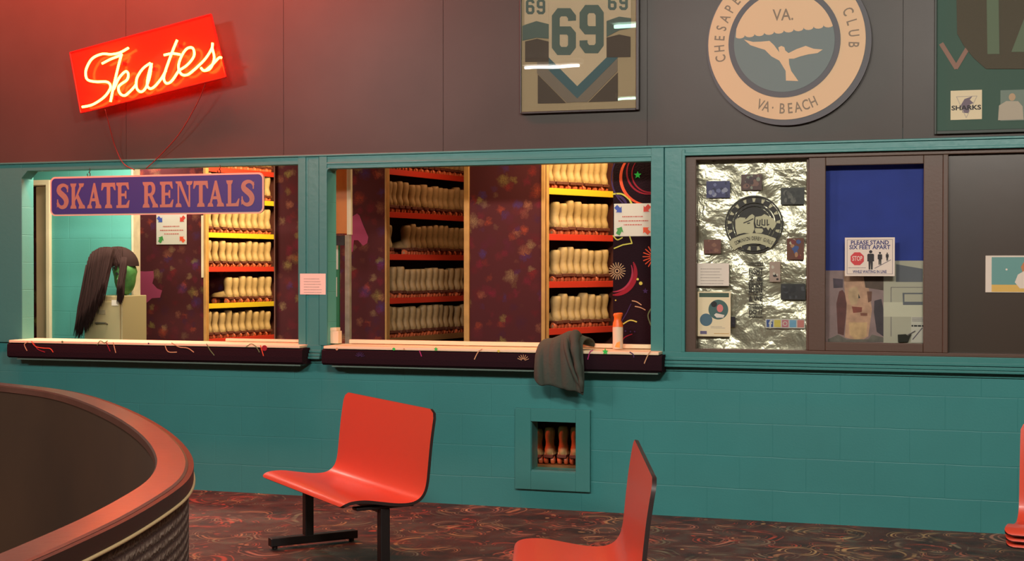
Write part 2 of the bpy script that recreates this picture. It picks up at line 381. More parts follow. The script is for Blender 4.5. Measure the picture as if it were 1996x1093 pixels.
# teal wooden casing round the openings
mb = MB(); z = 2.332
def band(x0, x1, z0, z1, dep=.03): mb.box(x0, x1, -dep, 0, z0, z1, TEALT)
band(-9.5, 4.5, 2.318, z, .036)                                  # top moulding
band(-9.5, O1[0]+.004, OZ0-.02, 2.318, .022); band(O1[0]+.004, O1[1]-.004, O1[2]-.004, 2.318, .022)
band(O1[1]-.004, O2[0]+.004, OZ0-.09, 2.318, .022); band(O1[1]-.002, O1[1]+.055, OZ0-.0, 2.318, .03)
band(O1[1]+.075, O2[0]-.06, OZ0, 2.316, .027); band(O2[0]-.055, O2[0]+.003, OZ0-.0, 2.318, .032)
band(O2[0], O2[1], O2[2]-.004, 2.318, .024); band(O2[0], O2[1], 2.262, 2.276, .031)
band(O2[1]-.004, O2[1]+.078, OZ0-.0, 2.318, .03); band(O2[1]+.082, O3[0]+.006, OZ0-.0, 2.318, .024); band(O3[0]-.016, O3[0]+.006, OZ0, 2.30, .032)
band(O3[0], 4.5, O3[2], 2.318, .024); band(O3[0], 4.5, O3[2]-.004, O3[2]+.014, .032)
mb.prism([(O1[0], O1[2]), (O1[0]+.06, O1[2]), (O1[0], O1[2]-.06)], -.022, .1, TEALT)   # cut corner
mb.prism([(O2[0], O2[2]), (O2[0]+.03, O2[2]), (O2[0]+.008, O2[2]-.012), (O2[0], O2[2]-.04)], -.03, .1, TEALT)
# jamb linings
for o in (O1, O2): mb.box(o[0]-.002, o[0]+.004, -.02, .119, OZ0, o[2], TEALI); mb.box(o[1]-.004, o[1]+.002, -.02, .119, OZ0, o[2], TEALT)
struct(mb.build('trim_1', bevel=.003))
mb = MB()                                                        # moulded ledge below the right hand window and between the openings
for x0, x1 in ((-1.712, 4.5), (O1[1]+.02, O2[0]-.04), (-9.5, -6.66)):
    mb.box(x0, x1, -.030, 0, 1.0, 1.037, TEALT); mb.box(x0, x1, -.042, 0, .985, 1.004, TEALT); mb.box(x0, x1, -.055, 0, .962, .982, TEALT)
    mb.box(x0, x1, -.062, 0, .944, .960, TEALT); mb.box(x0, x1, -.012, 0, .915, .944, TEALT)
struct(mb.build('trim_2', bevel=.003))
# frame of the low hatch
mb = MB(); fx0, fz1 = W(1006, 794); fx1, fz0 = W(1152, 958)
for a, b, c, d in ((fx0, hx0, fz0, fz1), (hx1, fx1, fz0, fz1), (hx0, hx1, hz1, fz1), (hx0, hx1, fz0, hz0)): mb.box(a, b, -.028, 0, c, d, TEALT)
mb.box(hx0-.001, hx0+.004, -.02, .119, hz0, hz1, TEALT); mb.box(hx0, hx1, -.02, .119, hz0-.001, hz0+.006, TEALT)
struct(mb.build('trim_3', bevel=.003))

# ------------------------------------------------------------------ counter ledges wrapped in patterned carpet
NIGHT = mat('night_carpet', (38, 22, 28), .95, spec=.1, bump=.3, bscale=120)
PR = {k: mat('print_'+k, c, .9, spec=.1) for k, c in dict(pink=(170, 60, 80), orange=(230, 90, 60), green=(60, 200, 90), yellow=(205, 195, 90), violet=(70, 52, 92), cream=(200, 160, 120), red=(150, 40, 52), sage=(110, 130, 90), blue=(70, 75, 160), magenta=(185, 60, 120)).items()}
def star(c, r, n=5, q=.45, a0=90):
    return [(c[0]+(r if i % 2 == 0 else r*q)*math.cos(math.radians(a0+180*i/n)), c[1]+(r if i % 2 == 0 else r*q)*math.sin(math.radians(a0+180*i/n))) for i in range(2*n)]
def sun(mb, c, r, y, m, n=16, inner=.45, lo=0, hi=360):
    for i in range(n):
        a = math.radians(lo+(hi-lo)*i/n); mb.line([(c[0]+r*inner*math.cos(a), c[1]+r*inner*math.sin(a)), (c[0]+r*math.cos(a), c[1]+r*math.sin(a))], r*.09, y-.001, y, m)
def ledge(x0, x1, label, marks, seed):
    t = empty('counter_ledge', ((x0+x1)/2, 0, 1.02), label, 'counter ledge'); cx = (x0+x1)/2
    YF = -.15; mb = MB()
    prof = [(-.006, 1.018), (YF+.02, 1.020), (YF, 1.008), (YF-.002, .96), (YF, .925), (YF+.02, .912), (-.006, .912)]
    n = 24
    for k in range(n):
        a = x0+(x1-x0)*k/n; b = x0+(x1-x0)*(k+1)/n
        vs = [(a-cx, p[0], p[1]-1.02) for p in prof]+[(b-cx, p[0], p[1]-1.02) for p in prof]; m_ = len(prof)
        mb.add(vs, [(i, i+m_, i+m_+1, i+1) for i in range(m_-1)], NIGHT)
    mb.add([(x0-cx, p[0], p[1]-1.02) for p in prof], [tuple(range(len(prof)))], NIGHT)
    mb.add([(x1-cx, p[0], p[1]-1.02) for p in prof], [tuple(range(len(prof)-1, -1, -1))], NIGHT)
    for kind, px, py, r, c in marks:
        X, Z = W(px, py, YF); p = (X-cx, Z-1.02); y = YF-.0025
        if kind == 'dot': mb.disc(p, r, y-.001, y, PR[c], 10)
        elif kind == 'star': mb.prism(star(p, r), y-.001, y, PR[c])
        elif kind == 'sun': sun(mb, p, r, y, PR[c], 7, .3, 20, 180)
        elif kind == 'line':
            q = [W(a, b, YF) for a, b in r]; mb.line(spline([(a-cx, b-1.02) for a, b in q], 4), .006, y-.001, y, PR[c])
    mb.build('carpet_wrap', t)
    mb = MB(); mb.box(x0+.012-cx, x1-cx-.02, YF+.002, .16, .0, .019, CREAM); mb.build('counter_strip', t, bevel=.004)
    mb = MB(); mb.box(x0+.06-cx, x1-cx-.03, YF+.03, -.014, -.122, -.110, mat('grey_rail', (96, 118, 108), .4)); mb.build('rail', t)
    return t
ledge(W(14, 680, -.15)[0], W(589, 680, -.15)[0], 'left counter ledge wrapped in dark carpet with orange squiggles under the sign', [
    ('line', 0, 0, [(55, 666), (48, 671), (53, 683)], 'cream'), ('line', 0, 0, [(62, 665), (70, 675), (85, 678), (98, 679), (104, 686)], 'orange'),
    ('line', 0, 0, [(66, 668), (74, 680), (88, 686)], 'red'), ('dot', 122, 666, .008, 'sage'), ('line', 0, 0, [(190, 672), (196, 664), (204, 668), (210, 664)], 'sage'),
    ('line', 0, 0, [(208, 668), (215, 684)], 'red'), ('line', 0, 0, [(221, 667), (226, 687)], 'cream'), ('line', 0, 0, [(322, 672), (328, 685), (345, 686)], 'cream'), ('line', 0, 0, [(335, 668), (350, 676), (366, 678), (378, 686)], 'cream'),
    ('dot', 290, 669, .006, 'violet'), ('line', 0, 0, [(403, 670), (410, 682), (418, 692)], 'sage'), ('line', 0, 0, [(480, 676), (490, 670), (500, 676), (506, 686)], 'sage'),
    ('line', 0, 0, [(508, 673), (514, 693)], 'orange'), ('dot', 516, 678, .02, 'red')], 1)
t2 = ledge(W(627, 690, -.15)[0], W(1290, 690, -.15)[0], 'right counter ledge wrapped in dark carpet with a green star beside the jacket', [
    ('dot', 657, 680, .009, 'cream'), ('sun', 702, 696, .035, 'violet', ), ('line', 0, 0, [(818, 683), (822, 694)], 'magenta'), ('dot', 768, 680, .01, 'green'), ('dot', 788, 680, .006, 'cream'), ('star', 850, 680, .016, 'green'),
    ('line', 0, 0, [(925, 700), (932, 686), (940, 680)], 'cream'), ('dot', 972, 684, .009, 'yellow'), ('sun', 1020, 703, .04, 'cream'), ('line', 0, 0, [(1146, 700), (1150, 686), (1156, 682)], 'magenta'),
    ('star', 1180, 685, .022, 'green'), ('line', 0, 0, [(1256, 708), (1262, 694), (1268, 684)], 'cream'), ('line', 0, 0, [(1228, 686), (1234, 690), (1236, 696)], 'violet')], 2)
# raised cream strip at the back of the right counter
mb = MB(); xa = W(681, 668, .09)[0]; xb = O2[1]-.004; mb.box(xa, xb, .085, .118, 1.046, 1.072, CREAM); struct(mb.build('trim_4', bevel=.003))
mb = MB(); xa = W(440, 660, .09)[0]; mb.box(xa, O1[1]-.004, .085, .118, 1.046, 1.064, CREAM); struct(mb.build('trim_5', bevel=.003))

# ------------------------------------------------------------------ inner teal wall, door, panels
YI = 1.35
dx0 = W(47, 500, YI)[0]-.05; dx1 = W(101, 500, YI)[0]; dz = W(80, 351, YI)[1]; ix1 = W(257, 500, YI)[0]
mb = MB(); mb.box(-9.5, dx0, YI, YI+.1, 0, 2.8, TEALI); mb.box(dx1, ix1, YI, YI+.1, 0, 2.8, TEALI); mb.box(dx0, dx1, YI, YI+.1, dz, 2.8, TEALI)
struct(mb.build('wall_inner'))
e = empty('door_1', (dx1, YI, 0)); struct(e)
jx = W(93, 500, YI)[0]
mb = MB(); mb.box(jx-dx1, 0, -.03, .1, 0, dz, CREAM); mb.box(dx0-dx1, 0, -.03, .1, dz-.045, dz, CREAM); mb.box(dx0-dx1-.05, dx0-dx1, -.03, .1, 0, dz, CREAM); mb.build('door_frame', e, bevel=.006)
mb = MB(); lx0 = W(62, 500, YI+.06)[0]-dx1; lx1 = W(90, 500, YI+.06)[0]-dx1
mb.prismz([(lx1+.01, .06), (lx1+.01, .10), (lx0, .16), (lx0, .12)], .01, dz-.05, mat('beige_door', (196, 170, 140), .5)); mb.build('door_leaf', e, bevel=.004)
mb = MB(); mb.box(-9.2, -6.4, YI+1.5, YI+1.56, 0, 2.8, CC); struct(mb.build('wall_passage'))
# cream corner guard at the end of the teal wall
mb = MB(); gx = W(257, 500, YI-.01)[0]; gx2 = W(261, 500, YI-.01)[0]; mb.box(gx, gx2, YI-.02, YI+.09, 0, 2.8, mat('corner_guard', (205, 190, 160), .5, var=.15, vscale=9)); struct(mb.build('trim_6', bevel=.006))

# night-pattern end panel right of the shelves
def pt(px, py, Y): return W(px, py, Y)
Y4 = .34
mb = MB(); a0 = W(1195, 500, Y4)[0]; mb.box(a0, -1.61, Y4, Y4+.03, 0, 2.8, NIGHT); y = Y4
def arc(cpx, cpy, rpx, a0_, a1_, wd, c, n=22, tap=True):
    C_ = pt(cpx, cpy, Y4); r = rpx/290.
    pts = [(C_[0]+r*math.cos(math.radians(a0_+(a1_-a0_)*i/n)), C_[1]+r*math.sin(math.radians(a0_+(a1_-a0_)*i/n))) for i in range(n+1)]
    for i in range(n):
        k = (math.sin(math.pi*(i+.5)/n)**.6 if tap else 1); mb.line(pts[i:i+2], wd*k+.002, y-.001, y, PR[c])
arc(1262, 345, 52, 120, 268, .018, 'orange'); arc(1258, 345, 66, 125, 262, .008, 'violet'); arc(1264, 335, 42, 130, 290, .010, 'red'); arc(1268, 338, 36, 140, 300, .008, 'red')
mb.prism(star(pt(1243, 341, Y4), .026, 5), y-.0012, y, PR['green'])
arc(1200, 405, 30, 60, -20, .0, 'yellow'); mb.line(spline(wp([(1195, 378), (1212, 378), (1226, 388), (1232, 398)], Y4), 6), .010, y-.001, y, PR['yellow'])
mb.line(spline(wp([(1195, 459), (1203, 467), (1213, 463)], Y4), 6), .008, y-.001, y, PR['yellow']); mb.line(wp([(1227, 459), (1232, 474), (1214, 477), (1197, 484)], Y4), .008, y-.001, y, PR['yellow'])
c = pt(1203, 528, Y4); sun(mb, c, .056, y, PR['cream'], 18, .4); mb.ring(c, .009, .016, y-.001, y, PR['cream'], 16)
c = pt(1275, 500, Y4); sun(mb, c, .075, y, PR['orange'], 18, .35)
arc(1195, 530, 44, 25, -90, .03, 'red'); arc(1195, 530, 38, 20, -90, .012, 'pink')
for p, r in (((1243, 544), .008), ((1249, 552), .012), ((1200, 585), .005)): mb.disc(pt(*p, Y4), r, y-.001, y, PR['yellow'], 12)
mb.line(spline(wp([(1232, 586), (1241, 588), (1250, 594)], Y4), 5), .006, y-.001, y, PR['cream']); mb.line(spline(wp([(1238, 597), (1248, 599), (1258, 604)], Y4), 5), .006, y-.001, y, PR['cream'])
mb.line(spline(wp([(1215, 631), (1228, 624), (1241, 627)], Y4), 5), .008, y-.001, y, PR['yellow']); mb.line(spline(wp([(1270, 600), (1263, 615), (1270, 636)], Y4), 5), .008, y-.001, y, PR['sage'])
mb.line(wp([(1212, 626), (1222, 609), (1230, 592)], Y4), .005, y-.001, y, PR['violet']); mb.line(spline(wp([(1210, 668), (1218, 657), (1232, 651)], Y4), 5), .006, y-.001, y, PR['red'])
mb.prism(star(pt(1258, 567, Y4), .02), y-.001, y, PR['violet']); arc(1195, 408, 28, 80, 10, .015, 'violet')
for p in ((1219, 645), (1229, 646), (1237, 646)): mb.disc(pt(*p, Y4), .005, y-.001, y, PR['violet'], 8)
tag(mb.build('carpeted_partition'), 'black panel printed with comets, suns and a green star at the right of the shelves', 'carpeted panel')

# ------------------------------------------------------------------ roller skates
BOOT = [mat('tan_boot', (196, 160, 104), .6, var=.08, vscale=30), mat('shaded_boot', (176, 140, 92), .6, var=.1, vscale=30)]  # second boot is a darker copy, the middle unit's shade put into colour
SOLE = mat('brown_sole', (110, 58, 40), .6); WHEEL = mat('orange_wheel', (226, 112, 68), .35); HUB = mat('wheel_hub', (190, 150, 120), .4)
def ell(cx, cy, z, rx, ry, n=18, p=2.): return [(cx+rx*math.copysign(abs(math.cos(2*math.pi*i/n))**(2/p), math.cos(2*math.pi*i/n)), cy+ry*math.copysign(abs(math.sin(2*math.pi*i/n))**(2/p), math.sin(2*math.pi*i/n)), z) for i in range(n)]
def make_skate(m):
    # toe points to -x, heel towards +x, origin under the wheels
    mb = MB()
    sec = [(.066, -.005, .036, .031), (.08, -.005, .043, .036), (.10, -.008, .044, .038), (.125, -.012, .038, .033), (.15, -.012, .036, .031), (.18, -.010, .041, .036), (.205, -.010, .045, .039), (.228, -.008, .044, .038), (.245, -.004, .037, .031), (.25, -.004, .03, .024)]
    mb.loft([ell(cx+.08, 0, z, rx, ry*.92) for z, cx, rx, ry in sec], m)
    foot = [(.06, .032, .02), (.02, .037, .034), (-.03, .04, .028), (-.08, .042, .022), (-.12, .040, .019), (-.145, .028, .014), (-.155, .01, .008)]
    mb.loft([[(x+.04, ry*math.cos(2*math.pi*i/16), .068+rz*2*max(0, math.sin(2*math.pi*i/16)) if math.sin(2*math.pi*i/16) > 0 else .066) for i in range(16)] for x, ry, rz in foot], m)
    t = mb.build('roller_skate', None, smooth=60)
    mb = MB(); mb.box(-.105, .118, -.034, .034, .056, .067, SOLE); mb.box(.05, .118, -.033, .033, .045, .058, SOLE); mb.build('sole_plate', t, bevel=.004)
    for x in (-.07, .075):
        for s in (-1, 1):
            mb = MB(); r = .028
            def c(y, r): return [(x+r*math.cos(2*math.pi*i/16), y, .028+r*math.sin(2*math.pi*i/16)) for i in range(16)]
            ya, yb = s*.010, s*.036
            mb.loft([c(ya, .018), c(ya+s*.004, r), c(yb-s*.006, r), c(yb, .022), c(yb, .011)], WHEEL); mb.loft([c(yb-s*.002, .0108), c(yb+s*.001, .0095)], HUB)
            mb.build('wheel', t, smooth=45)
    mb = MB(); mb.tube([(-.105, 0, .056), (-.125, 0, .03)], .014, SOLE, 10); mb.build('toe_stop', t)
    return t
protos = [make_skate(BOOT[0]), make_skate(BOOT[1])]
used = set()
def skate(loc, rz, k, label, group):
    p = protos[k]
    if k in used: o = copy_tree(p, loc, rz)
    else: used.add(k); o = p; o.location = loc; o.rotation_euler = (0, 0, rz)
    o.scale = (1, 1, random.uniform(.94, 1.05))
    return tag(o, label, 'roller skate', group)

# ------------------------------------------------------------------ shelving runs
YEL = mat('yellow_shelf_lip', (232, 196, 40), .5); REDL = mat('red_shelf_lip', (212, 56, 34), .5); INSIDE = mat('shelf_inside', (96, 46, 32), .8); TANL = mat('tan_shelf_lip', (150, 105, 60), .6)
def hit(P0, ang, px):                        # how far along a shelf front the column px of the photo lies
    r = ray(px, 519); dx, dy = math.cos(ang), math.sin(ang)
    # (P0 + d*s) = C + r*t
    det = dx*(-r[1])-dy*(-r[0]); bx, by = -P0[0], -D-P0[1]
    return (bx*(-r[1])-by*(-r[0]))/det
ORD = ['first', 'second', 'third', 'fourth', 'fifth', 'sixth', 'seventh', 'eighth', 'ninth', 'tenth', 'eleventh', 'twelfth', 'thirteenth', 'fourteenth', 'fifteenth', 'sixteenth', 'seventeenth', 'eighteenth']
def run(pxl, Y, deg, pxr, panel_px, levels, name_lbl, row_lbl, pitch, skips, kbase, extra=.1, jit=.006, post_px=None):
    P0 = (W(pxl, 519, Y)[0], Y); ang = math.radians(deg); Ln = hit(P0, ang, pxr)*1.0+extra
    t = empty('shelving_unit', (P0[0], P0[1], 0), name_lbl, 'shelving unit', rz=ang)
    # local frame: +x along the shelf front, +y into the shelf (left of it), the front faces -y
    dpt = .30
    zs = [W(pxl, py, Y)[1] for py, c in levels]
    top = 2.75
    mb = MB(); mb.box(0, Ln, dpt, dpt+.02, .05, top, INSIDE); mb.build('back_board', t)
    mb = MB(); mb.box(0, .03, .0, dpt, 0, top, INSIDE); mb.build('side_board', t)
    mb = MB(); mb.box(Ln-.02, Ln, .0, dpt, 0, top, INSIDE); mb.build('side_board', t)
    mb = MB(); mb.box(-.012, .018, -.016, .004, 0, top, WOOD); mb.build('wood_strip', t, bevel=.003)
    rnd = random.Random(kbase)
    for li, (py, c) in enumerate(levels):
        z0 = zs[li]; m_ = dict(y=YEL, r=REDL, t=TANL)[c]
        mb = MB(); mb.box(.03, Ln-.02, .006, dpt, z0-.012, z0+.006, INSIDE); s = mb.build('shelf', t)
        mb = MB(); mb.box(.018, Ln, -.008, .006, z0-.026, z0+.020, m_); mb.build('shelf_lip', s, bevel=.002)
        n = int((Ln-extra-.035)/pitch)+1; cnt = 0
        for k in range(n):
            if (li, k) in skips or .075+k*pitch > Ln-.058: continue
            cnt += 1
            s_ = .075+k*pitch+rnd.uniform(-jit, jit); q = .125+rnd.uniform(-.008, .008)
            X = P0[0]+s_*math.cos(ang)-q*math.sin(ang); Y_ = P0[1]+s_*math.sin(ang)+q*math.cos(ang)
            # heel looks out of the shelf: local -y is the way out
            skate((X, Y_, z0+.0065), ang-math.pi/2+rnd.uniform(-.06, .06), kbase % 2, row_lbl[li].replace('roller skate', 'tan roller skate, %s from the left' % ORD[cnt-1]), row_lbl[li].replace('roller skate', 'roller skates', 1))
    # carpeted end panel, facing the counter
    e0 = W(panel_px[0], 519, Y-.02)[0]; e1 = W(panel_px[1], 519, Y-.02)[0]
    return t, P0, ang, Ln, e0, e1
rows1 = ['roller skate on the left unit\'s '+s for s in ('top red shelf', 'yellow shelf behind the sign', 'yellow shelf below the sign', 'red shelf', 'lower yellow shelf', 'bottom shelf at counter height')]
run(402, 2.44, 79, 535, (270, 400), [(328, 'r'), (388, 'y'), (457, 'y'), (524, 'r'), (596, 'y'), (665, 'r')],
    'shelving unit with yellow and red edges full of skates in the left opening', rows1, .095,
    {(4, 0), (4, 1), (4, 2)}, 10, .15, .003)
rows2 = ['roller skate on the middle unit\'s '+s for s in ('top red shelf', 'second red shelf', 'third red shelf', 'fourth red shelf', 'bottom tan shelf')]
run(754, 1.42, 78, 905, (660, 752), [(333, 'r'), (417, 'r'), (500, 'r'), (586, 'r'), (664, 't')],
    'dim shelving unit with red shelf edges between two carpeted panels in the right opening', rows2, .085, {(2, 1), (2, 2), (3, 0)}, 11, .1, .002)
rows3 = ['roller skate on the right unit\'s '+s for s in ('top yellow shelf', 'upper red shelf', 'middle red shelf', 'lowest red shelf')]
run(1064, .80, 62, 1195, (915, 1055), [(371, 'y'), (461, 'r'), (554, 'r'), (646, 'r')],
    'shelving unit with one yellow and three red shelf edges behind the draped jacket', rows3, .074, {(1, 0), (2, 0), (3, 0)}, 12, .06, .0005)
# skates above the yellow top edge of each run belong to the row standing on that shelf

def endpanel(px0, px1, Y, label, strips, extra=None, wrap=.02):
    a = W(px0, 519, Y)[0]; b = W(px1, 519, Y)[0]
    t = empty('carpeted_end_panel', ((a+b)/2, Y, 0), label, 'carpeted panel'); cx = (a+b)/2
    mb = MB(); mb.box(a-cx, b-cx, 0, .03, 0, 2.78, CC)
    if extra: extra(mb, cx, Y)
    mb.build('carpet', t)
    for s0, s1, y0, y1, m in strips:
        mb = MB(); xa, za = W(s0, y0, Y-.02); xb, zb = W(s1, y1, Y-.02)
        mb.box(xa-cx, xb-cx, -.022, -.0005, max(0, min(zb, za)), min(2.78, max(za, zb)), m); mb.build('edge_strip', t, bevel=.003)
    return t
PINK = mat('pink_felt', (168, 62, 96), .95)
def bear(pts):
    def f(mb, cx, Y): mb.prism([(W(x, y_, Y)[0]-cx, W(x, y_, Y)[1]) for x, y_ in pts], -.0015, 0, PINK)
    return f
endpanel(200, 397, 2.385, 'carpeted end panel with a white arrow notice and a pink shape at its left edge',
         [(392, 398, 420, 541, CREAM), (396, 402, 310, 760, WOOD)], bear([(268, 528), (283, 529), (299, 528), (300, 540), (297, 552), (306, 562), (316, 566), (312, 580), (296, 581), (286, 590), (274, 592), (268, 590)]))
endpanel(534, 752, 1.365, 'carpeted end panel behind the teal post, pink shape beside the orange cupboard',
         [(534, 537, 300, 800, mat('worn_edge', (130, 86, 70), .8)), (750, 754, 300, 800, WOOD)],
         bear([(683, 424), (696, 416), (701, 420), (707, 436), (713, 450), (718, 462), (716, 474), (708, 479), (698, 468), (690, 468), (688, 490), (683, 492)]))
endpanel(904, 1062, .745, 'wide carpeted end panel between bare wood strips in the middle of the right opening',
         [(904, 914, 280, 760, WOOD), (1055, 1062, 280, 760, WOOD)])

# arrow notices
AR = [mat('arrow_blue', (62, 84, 170), .6), mat('arrow_red', (214, 62, 46), .6), mat('arrow_green', (70, 150, 70), .6), mat('arrow_orange', (236, 84, 40), .6)]
REDINK = mat('red_ink', (200, 110, 96), .7)
def arrow(mb, c, L_, deg, Y, m):
    a = math.radians(deg); P_ = [(-.5, -.26), (.02, -.26), (.02, -.5), (.55, 0), (.02, .5), (.02, .26), (-.5, .26)]
    mb.prism([(c[0]+L_*(p[0]*math.cos(a)-p[1]*math.sin(a)), c[1]+L_*(p[0]*math.sin(a)+p[1]*math.cos(a))) for p in P_], Y-.0012, Y, m)
def notice(px0, py0, px1, py1, Y, label, s, pts):
    x0, z1 = W(px0, py0, Y); x1, z0 = W(px1, py1, Y); mb = MB(); mb.box(x0, x1, Y-.002, Y, z0, z1, WHITE); rnd = random.Random(3)
    y = Y-.002; w_, h_ = x1-x0, z1-z0
    for (fx, fz, dg), m in zip(pts, AR): arrow(mb, (x0+w_*fx, z0+h_*fz), s, dg, y, m)
    for fz, f0, f1 in ((.60, .22, .76), (.47, .12, .9), (.35, .26, .74)): scribble(mb, x0+w_*f0, x0+w_*f1, z0+h_*fz, h_*.035, y, REDINK, rnd)
    return tag(mb.build('arrow_notice'), label, 'notice')
AP = [(.12, .83, -45), (.86, .84, 225), (.15, .17, 62), (.85, .17, 135)]
notice(305, 418, 364, 476, 2.382, 'white notice with four coloured arrows on the panel left of the yellow shelves', .062, AP)
notice(1197, 397, 1271, 460, Y4-.003, 'white notice with four coloured arrows on the black comet panel', .055, AP)

# things at the left of the right opening
mb = MB(); x0, zt = W(645, 300, .62); x1, zb = W(677, 455, .62); OW = mat('orange_wood', (226, 132, 52), .45, var=.12, vscale=5)
e = empty('wall_cupboard', ((x0+x1)/2, .62, zb), 'orange wooden cupboard with a cream edge in the left corner of the right opening', 'cupboard'); cx = (x0+x1)/2
mb.box(W(634, 400, .62)[0]-cx, x1-cx, 0, .045, 0, 2.79-zb, OW); mb.build('body', e, bevel=.003)
mb = MB(); xb = W(684, 400, .61)[0]; mb.box(x1-cx+.0005, xb-cx, -.012, .02, -.01, 2.79-zb, CREAM); mb.build('edge_strip', e, bevel=.003)
mb = MB(); xp0 = W(672, 500, .60)[0]; xp1 = W(681, 500, .60)[0]
e = empty('standing_post', ((xp0+xp1)/2, .60, 0), 'peeling whitish wooden post below the orange cupboard', 'post')
mb.box(-(xp1-xp0)/2, (xp1-xp0)/2, 0, .04, 0, W(676, 455, .6)[1]-.012, mat('peeling_white', (168, 150, 128), .8, var=.25, vscale=12)); mb.build('timber', e, bevel=.003)
mb = MB(); a, z1 = W(645, 456, .66); b, z0 = W(672, 478, .66); GM = mat('dark_bracket', (52, 40, 36), .5)
mb.box(a-.02, b-.002, .66, .70, z0, z1-.012, GM)
for px in (650,): 
    for pz in (.3, .7): mb.disc((W(px, 460, .659)[0], z0+(z1-z0)*pz), .006, .656, .66, mat('steel', (170, 165, 160), .3, 1.), 10)
tag(mb.build('metal_bracket', bevel=.003), 'dark steel bracket with bolts under the orange cupboard', 'bracket')
mb = MB(); a, _ = W(645, 478, .76); b, _ = W(661, 660, .76); GRN = mat('green_board', (38, 120, 78), .5); zt = W(650, 476, .76)[1]
mb.box(a-.03, b, .76, .78, 0, zt, GRN); tag(mb.build('notice_board', bevel=.003), 'narrow green board carrying two papers in the left corner of the right opening', 'board')
for (p, q, r, s), lbl, blue in (((645, 478, 659, 525), 'blank cream paper on the green board', 0), ((645, 540, 657, 578), 'white paper with a blue corner on the green board', 1)):
    mb = MB(); a, z1 = W(p, q, .757); b, z0 = W(r, s, .757); mb.box(a, b, .755, .7595, z0, z1, WHITE)
    if blue: mb.prism([(a, z0+.06), (a+.03, z0+.10), (a+.03, z1-.02), (a, z1-.03)], .754, .755, AR[0])
    tag(mb.build('paper_sheet'), lbl, 'paper')
mb = MB(); xx, _ = W(655, 655, .05); CB = 1.0465
e = empty('carton', (xx, .05, CB), 'small cream carton standing at the left end of the right counter', 'carton')
mb.box(-.032, .03, -.03, .03, 0, .085, CREAM); mb.build('box_body', e, bevel=.002); mb = MB(); mb.box(-.044, .018, -.032, .032, .0855, .108, CREAM); mb.build('box_lid', e, bevel=.002)

# ------------------------------------------------------------------ filing cabinet and the hairy prop
YC = .92; x0, zt = W(163, 576, YC); x1, _ = W(237, 600, YC); cx = (x0+x1)/2; wd = x1-x0
MET = mat('tan_metal', (176, 160, 118), .45); e = empty('filing_cabinet', (cx, YC, 0), 'tan metal filing cabinet against the teal inner wall', 'filing cabinet')
mb = MB(); mb.box(-wd/2, wd/2, .01, .36, 0, zt, MET); mb.build('body', e, bevel=.005)
dh = (zt-.06)/4
for k in range(4):
    z0 = .02+k*dh; mb = MB(); mb.box(-wd/2+.012, wd/2-.012, -.008, .0095, z0+.008, z0+dh-.006, MET); d = mb.build('drawer', e, bevel=.003)
    mb = MB(); hx = .0; mb.tube([(hx-.05, -.009, z0+dh*.42), (hx-.045, -.03, z0+dh*.45), (hx+.045, -.03, z0+dh*.45), (hx+.05, -.009, z0+dh*.42)], .007, mat('grey_handle', (120, 112, 96), .35, .6), 8); mb.build('handle', d)
    mb = MB(); zc = z0+dh*.72; mb.box(hx-.035, hx+.035, -.013, -.0085, zc-.018, zc+.018, mat('label_holder', (150, 138, 108), .4)); mb.build('label_holder', d, bevel=.002)
mb = MB(); xs_, zs_ = W(224, 590, YC-.01); mb.box(xs_-.03, xs_+.03, YC-.0105, YC-.0086, zs_-.022, zs_+.022, WHITE); tag(mb.build('sticker'), 'blank white sticker on the tan filing cabinet', 'sticker')
# prop: green head under long dark hair
HAIR = mat('dark_hair', (50, 32, 30), .85, spec=.12); GH = mat('green_rubber', (76, 132, 66), .5, var=.25, vscale=20)
hxw, hzw = W(226, 530, YC+.10); e = empty('wig_head', (hxw, YC+.16, zt+.001), 'green head prop under a long dark brown wig on the filing cabinet', 'head prop')
mb = MB(); rings = []
for k in range(13):
    a = -math.pi/2+math.pi*k/12; z_ = .15+.15*math.sin(a); r = .095*math.cos(a)*(1.0 if a > 0 else .86)+.002; rings.append([(.045+r*1.0*math.cos(2*math.pi*i/20), r*1.1*math.sin(2*math.pi*i/20), z_) for i in range(20)])
mb.loft(rings, GH); mb.tube([(.06, -.10, .16), (.062, -.125, .13), (.058, -.10, .115)], .012, GH, 8)
mb.tube([(.035, -.095, .085), (.06, -.106, .075), (.085, -.095, .085)], .007, INK, 6)
for q in (.035, .09): mb.tube([(q, -.092, .175), (q+.001, -.104, .175)], .012, INK, 10)
mb.build('head', e, smooth=60)
mb = MB(); rnd = random.Random(5)
cap = []
for k in range(9):
    a = math.pi/2*k/8; cap.append([(-.035+.185*math.cos(a)*math.cos(t), .02+.115*math.cos(a)*math.sin(t), .235+.16*math.sin(a)) for t in [2*math.pi*i/26 for i in range(26)]])
mb.loft(cap, HAIR, cap=False)
def strand(px0, pz0, px1, pz1, y0, y1, r):
    a = (px0, pz0); b = (px1, pz1); pts = []
    for i in range(6):
        t = i/5; pts.append((a[0]+(b[0]-a[0])*t+rnd.uniform(-.004, .004), y0+(y1-y0)*t, a[1]+(b[1]-a[1])*t+rnd.uniform(-.003, .003)))
    mb.tube(pts, r, HAIR, 5, rr=[r, r, r*.95, r*.85, r*.6, r*.15])
